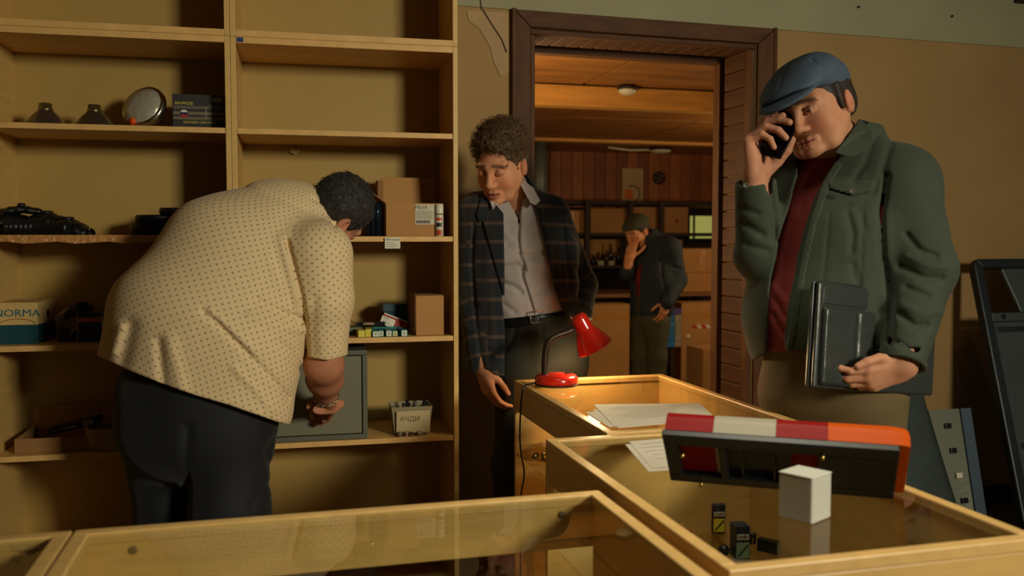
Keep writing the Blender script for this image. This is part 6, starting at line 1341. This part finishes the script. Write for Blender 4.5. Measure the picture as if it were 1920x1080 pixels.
# ================================================================== 4. the man in the knit cap in the storeroom
def man_far():
    D0 = 7.4; m = D0/FPX; px = lambda v: v*m; S = C3(.8, 0, -.6)
    HM = hframe(P(1195, 435, 7.40), C3(-.72, -.42, -.55), C3(-.30, .90, -.2), 1.05)
    ankA = np.array([*P(1200, 690, 7.45)[:2], .09]); ankB = np.array([*P(1232, 690, 7.35)[:2], .09]); base = base_of(ankA, ankB)
    shL, elL, wrL = P(1256, 465, 7.32), P(1270, 525, 7.36), P(1250, 566, 7.22); shR, elR, wrR = P(1200, 468, 7.52), P(1176, 510, 7.36), P(1180, 482, 7.26)
    hR = hand_parts(P(1180, 484, 7.26), C3(.8, .1, -.3), C3(.22, 1, .1), C3(-.5, .1, -.85), [(.25, .4, .3), (.3, .45, .3), (.3, .5, .3), (.35, .5, .3)], s=1.05, thumb=((.9, .5, -.2), (.7, .8, -.2), (.5, .9, -.1)))
    hL = hand_parts(P(1250, 566, 7.22), C3(-.7, .2, -.4), C3(-.25, -1, .1), C3(.5, -.1, -.8), [(.3, .4, .3)]*4, s=1.05, wrist=.015)
    VR, QR = skin_island(hR, .006, [(cap(elR, wrR, .046, .034), .02)]); VL, QL = skin_island(hL, .006, [(cap(elL, wrL, .04, .03), .02)])
    body = [(ecap(P(1222, 590, 7.41), P(1226, 470, 7.43), S, (.11, .08), (.11, .07)), .06), (cap(P(1222, 462, 7.42), P(1205, 445, 7.41), .06, .055), .04)]
    for a, hx in ((ankA, P(1208, 590, 7.45)), (ankB, P(1228, 590, 7.35))): k = (a+hx)/2; body += [(cap(hx, k, .075, .055), .05), (cap(k, a, .055, .04), .03)]
    Vb, Qb = skin_island(body, .02)
    b = person('person', 'man in a knit cap standing in the storeroom with a hand at his mouth', base, [head_at(HM, h=.0045, skin=(204, 144, 106), brow=(60, 44, 36), wide=1.03), (VR, QR, None), (VL, QL, None), (Vb, Qb, None)], (200, 138, 100))
    V, Q = hair_mesh('short', h=.006, amp=.001, seed=4, grow=.010, wide=1.03); fmesh('hair', [(V, Q)], MATS['short_dark_hair'], b, base, M=HM)
    f = Field((-.12, -.14, .0), (.12, .14, .17), .006); f.add(ell((0, -.016, .052), (.092, .112, .088)), .02); f.add(ell((0, .05, .05), (.075, .06, .055)), .03); f.keep(plane((0, 0, .036), (0, .12, -1)), .006); f.cut(ell((0, -.018, .03), (.08, .097, .08)), .004); fmesh('knit_cap', [f.surface()], mat('grey_green_knit', (62, 64, 50), .9, noise=(60, .15), bump=(90, .3)), b, base, M=HM)
    lo, hi = bounds([P(x, y, d) for x, y in ((1160, 430), (1290, 430), (1290, 600), (1160, 600)) for d in (7.1, 7.65)], 0)
    f = Field(lo, hi, .008)
    def trunk(f, g):
        f.add(ecap(P(1222, 575, 7.41), P(1224, 520, 7.42), S, (px(36)+g, .12+g), (px(38)+g, .13+g)), .06); f.add(ecap(P(1224, 520, 7.42), P(1228, 468, 7.44), S, (px(38)+g, .13+g), (px(34)+g, .10+g)), .06); f.add(ecap(P(1226, 462, 7.43), P(1216, 446, 7.42), S, (px(20)+g, .07+g), (px(15)+g, .06+g)), .05)
    trunk(f, 0); garment(f, 'red_jumper', mat('red_jumper', (112, 26, 20), .85), b, base)
    f = Field(lo, hi, .008); trunk(f, .030); f.add(cap(shL, elL, .085, .075), .04); f.add(cap(elL, wrL, .075, .062), .03); f.add(cap(shR, elR, .075, .066), .04); f.add(cap(elR, elR+(wrR-elR)*.35, .058, .05), .03); f.add(cap(shR, shL, .07, .08), .06)
    f.add(ecap(P(1226, 460, 7.43), P(1218, 442, 7.42), S, (px(20), .082), (px(18), .072)), .02); g = Field(lo, hi, .008); trunk(g, .004); g.add(cap(P(1216, 450, 7.42), P(1205, 430, 7.4), .07), .01); f.F = np.maximum(f.F, -g.F)
    f.cut(spoly([(1206, 452), (1194, 478), (1190, 520), (1186, 600), (1198, 600), (1199, 540), (1203, 490), (1214, 460)], 7.4, 7.0, 7.36), .004); f.disp(lambda x, y, z: .005*vnoise(x, y, z*.7, 13, 91, 2))
    for pts, r, dp in [([(1240, 480), (1242, 520), (1252, 560)], 3, .008), ([(1262, 500), (1275, 505)], 2.5, .012)]: toward(f, pts, r, dp, 7.3, 7.6)
    garment(f, 'jacket', mat('dark_blue_jacket', (34, 43, 52), .8, noise=(14, .12)), b, base)
    f = Field(*bounds([ankA, ankB, P(1180, 560, 7.2), P(1270, 560, 7.6)], .10), .009); f.add(ecap(P(1220, 565, 7.41), P(1220, 600, 7.41), S, (px(34), .12), (px(34), .125)), .05)
    for a, hx in ((ankA, P(1206, 605, 7.46)), (ankB, P(1232, 605, 7.35))): k = (a+hx)/2; f.add(cap(hx, k, .095, .078), .05); f.add(cap(k, a, .078, .07), .04)
    f.keep(lambda x, y, z: .055-z+0*x+0*y, .005); f.disp(lambda x, y, z: .004*vnoise(x, y, z*.7, 16, 95, 2)); garment(f, 'trousers', mat('olive_trousers', (66, 64, 44), .8, noise=(8, .1)), b, base)
    shoe('shoe', ankA, (-.6, -1, 0), shoe_m, b, base); shoe('shoe', ankB, (-.6, -1, 0), shoe_m, b, base)
man_far()

# ------------------------------------------------------------------ small pieces belong to the part they sit on (thing > part > sub-part)
SUB = {'hair_strands': ['hair'], 'pocket_flap': ['jacket'], 'placket': ['jacket'], 'cuff': ['jacket'], 'collar': ['jacket', 'shirt'], 'button': ['jacket', 'shirt'], 'lapel': ['blazer'], 'breast_pocket': ['blazer'], 'shirt_cuff': ['shirt'],
       'belt_buckle': ['belt'], 'cap_brim': ['flat_cap'], 'cap_button': ['flat_cap'], 'vent_hole': ['lamp_shade'], 'light_bulb': ['lamp_socket'], 'switch': ['base'], 'base_emblem': ['base'],
       'lettering': ['address_label', 'tag_card', 'card_face', 'logo_band', 'upper_print', 'carton_body'], 'print_line': ['address_label', 'tag_card', 'card_face'], 'barcode_bar': ['address_label'], 'handwriting': ['paper_label'], 'written_line': ['sheet'],
       'print_mark': ['end_label'], 'print_dot': ['carton_body'], 'stripe': ['carton_body'], 'roundel': ['carton_body'], 'price_label': ['carton_body'], 'print_arc': ['upper_print'], 'side_spot': ['upper_print'], 'slash_print': ['lower_print'],
       'dial': ['safe_door'], 'screen': ['phone_body'], 'camera_bump': ['phone_body'], 'upper_strip': ['front_cover'], 'front_pocket': ['front_cover'], 'slot': ['flange'], 'orange_sticker': ['lens'], 'print_patch': ['can_body'],
       'screw_cap': ['apron'], 'inner_rib': ['inner_tray'], 'gadget_label': ['gadget_body'], 'knob': ['gadget_body'], 'button_row': ['face_plate'], 'grommet': ['belt_rail'], 'press_line': ['panel'], 'rust_strip': ['panel'], 'tape_strip': ['box_body'], 'red_spot': ['box_body'], 'white_spot': ['box_body']}
bpy.context.view_layer.update()
for o in list(bpy.data.objects):
    if o.parent is None or o.parent.parent is not None: continue
    key_ = o.name.split('.')[0]
    for tgt in SUB.get(key_, []):
        sib = [c for c in o.parent.children if c.name.split('.')[0] == tgt and c is not o]
        if sib: o.parent = sib[0]; break
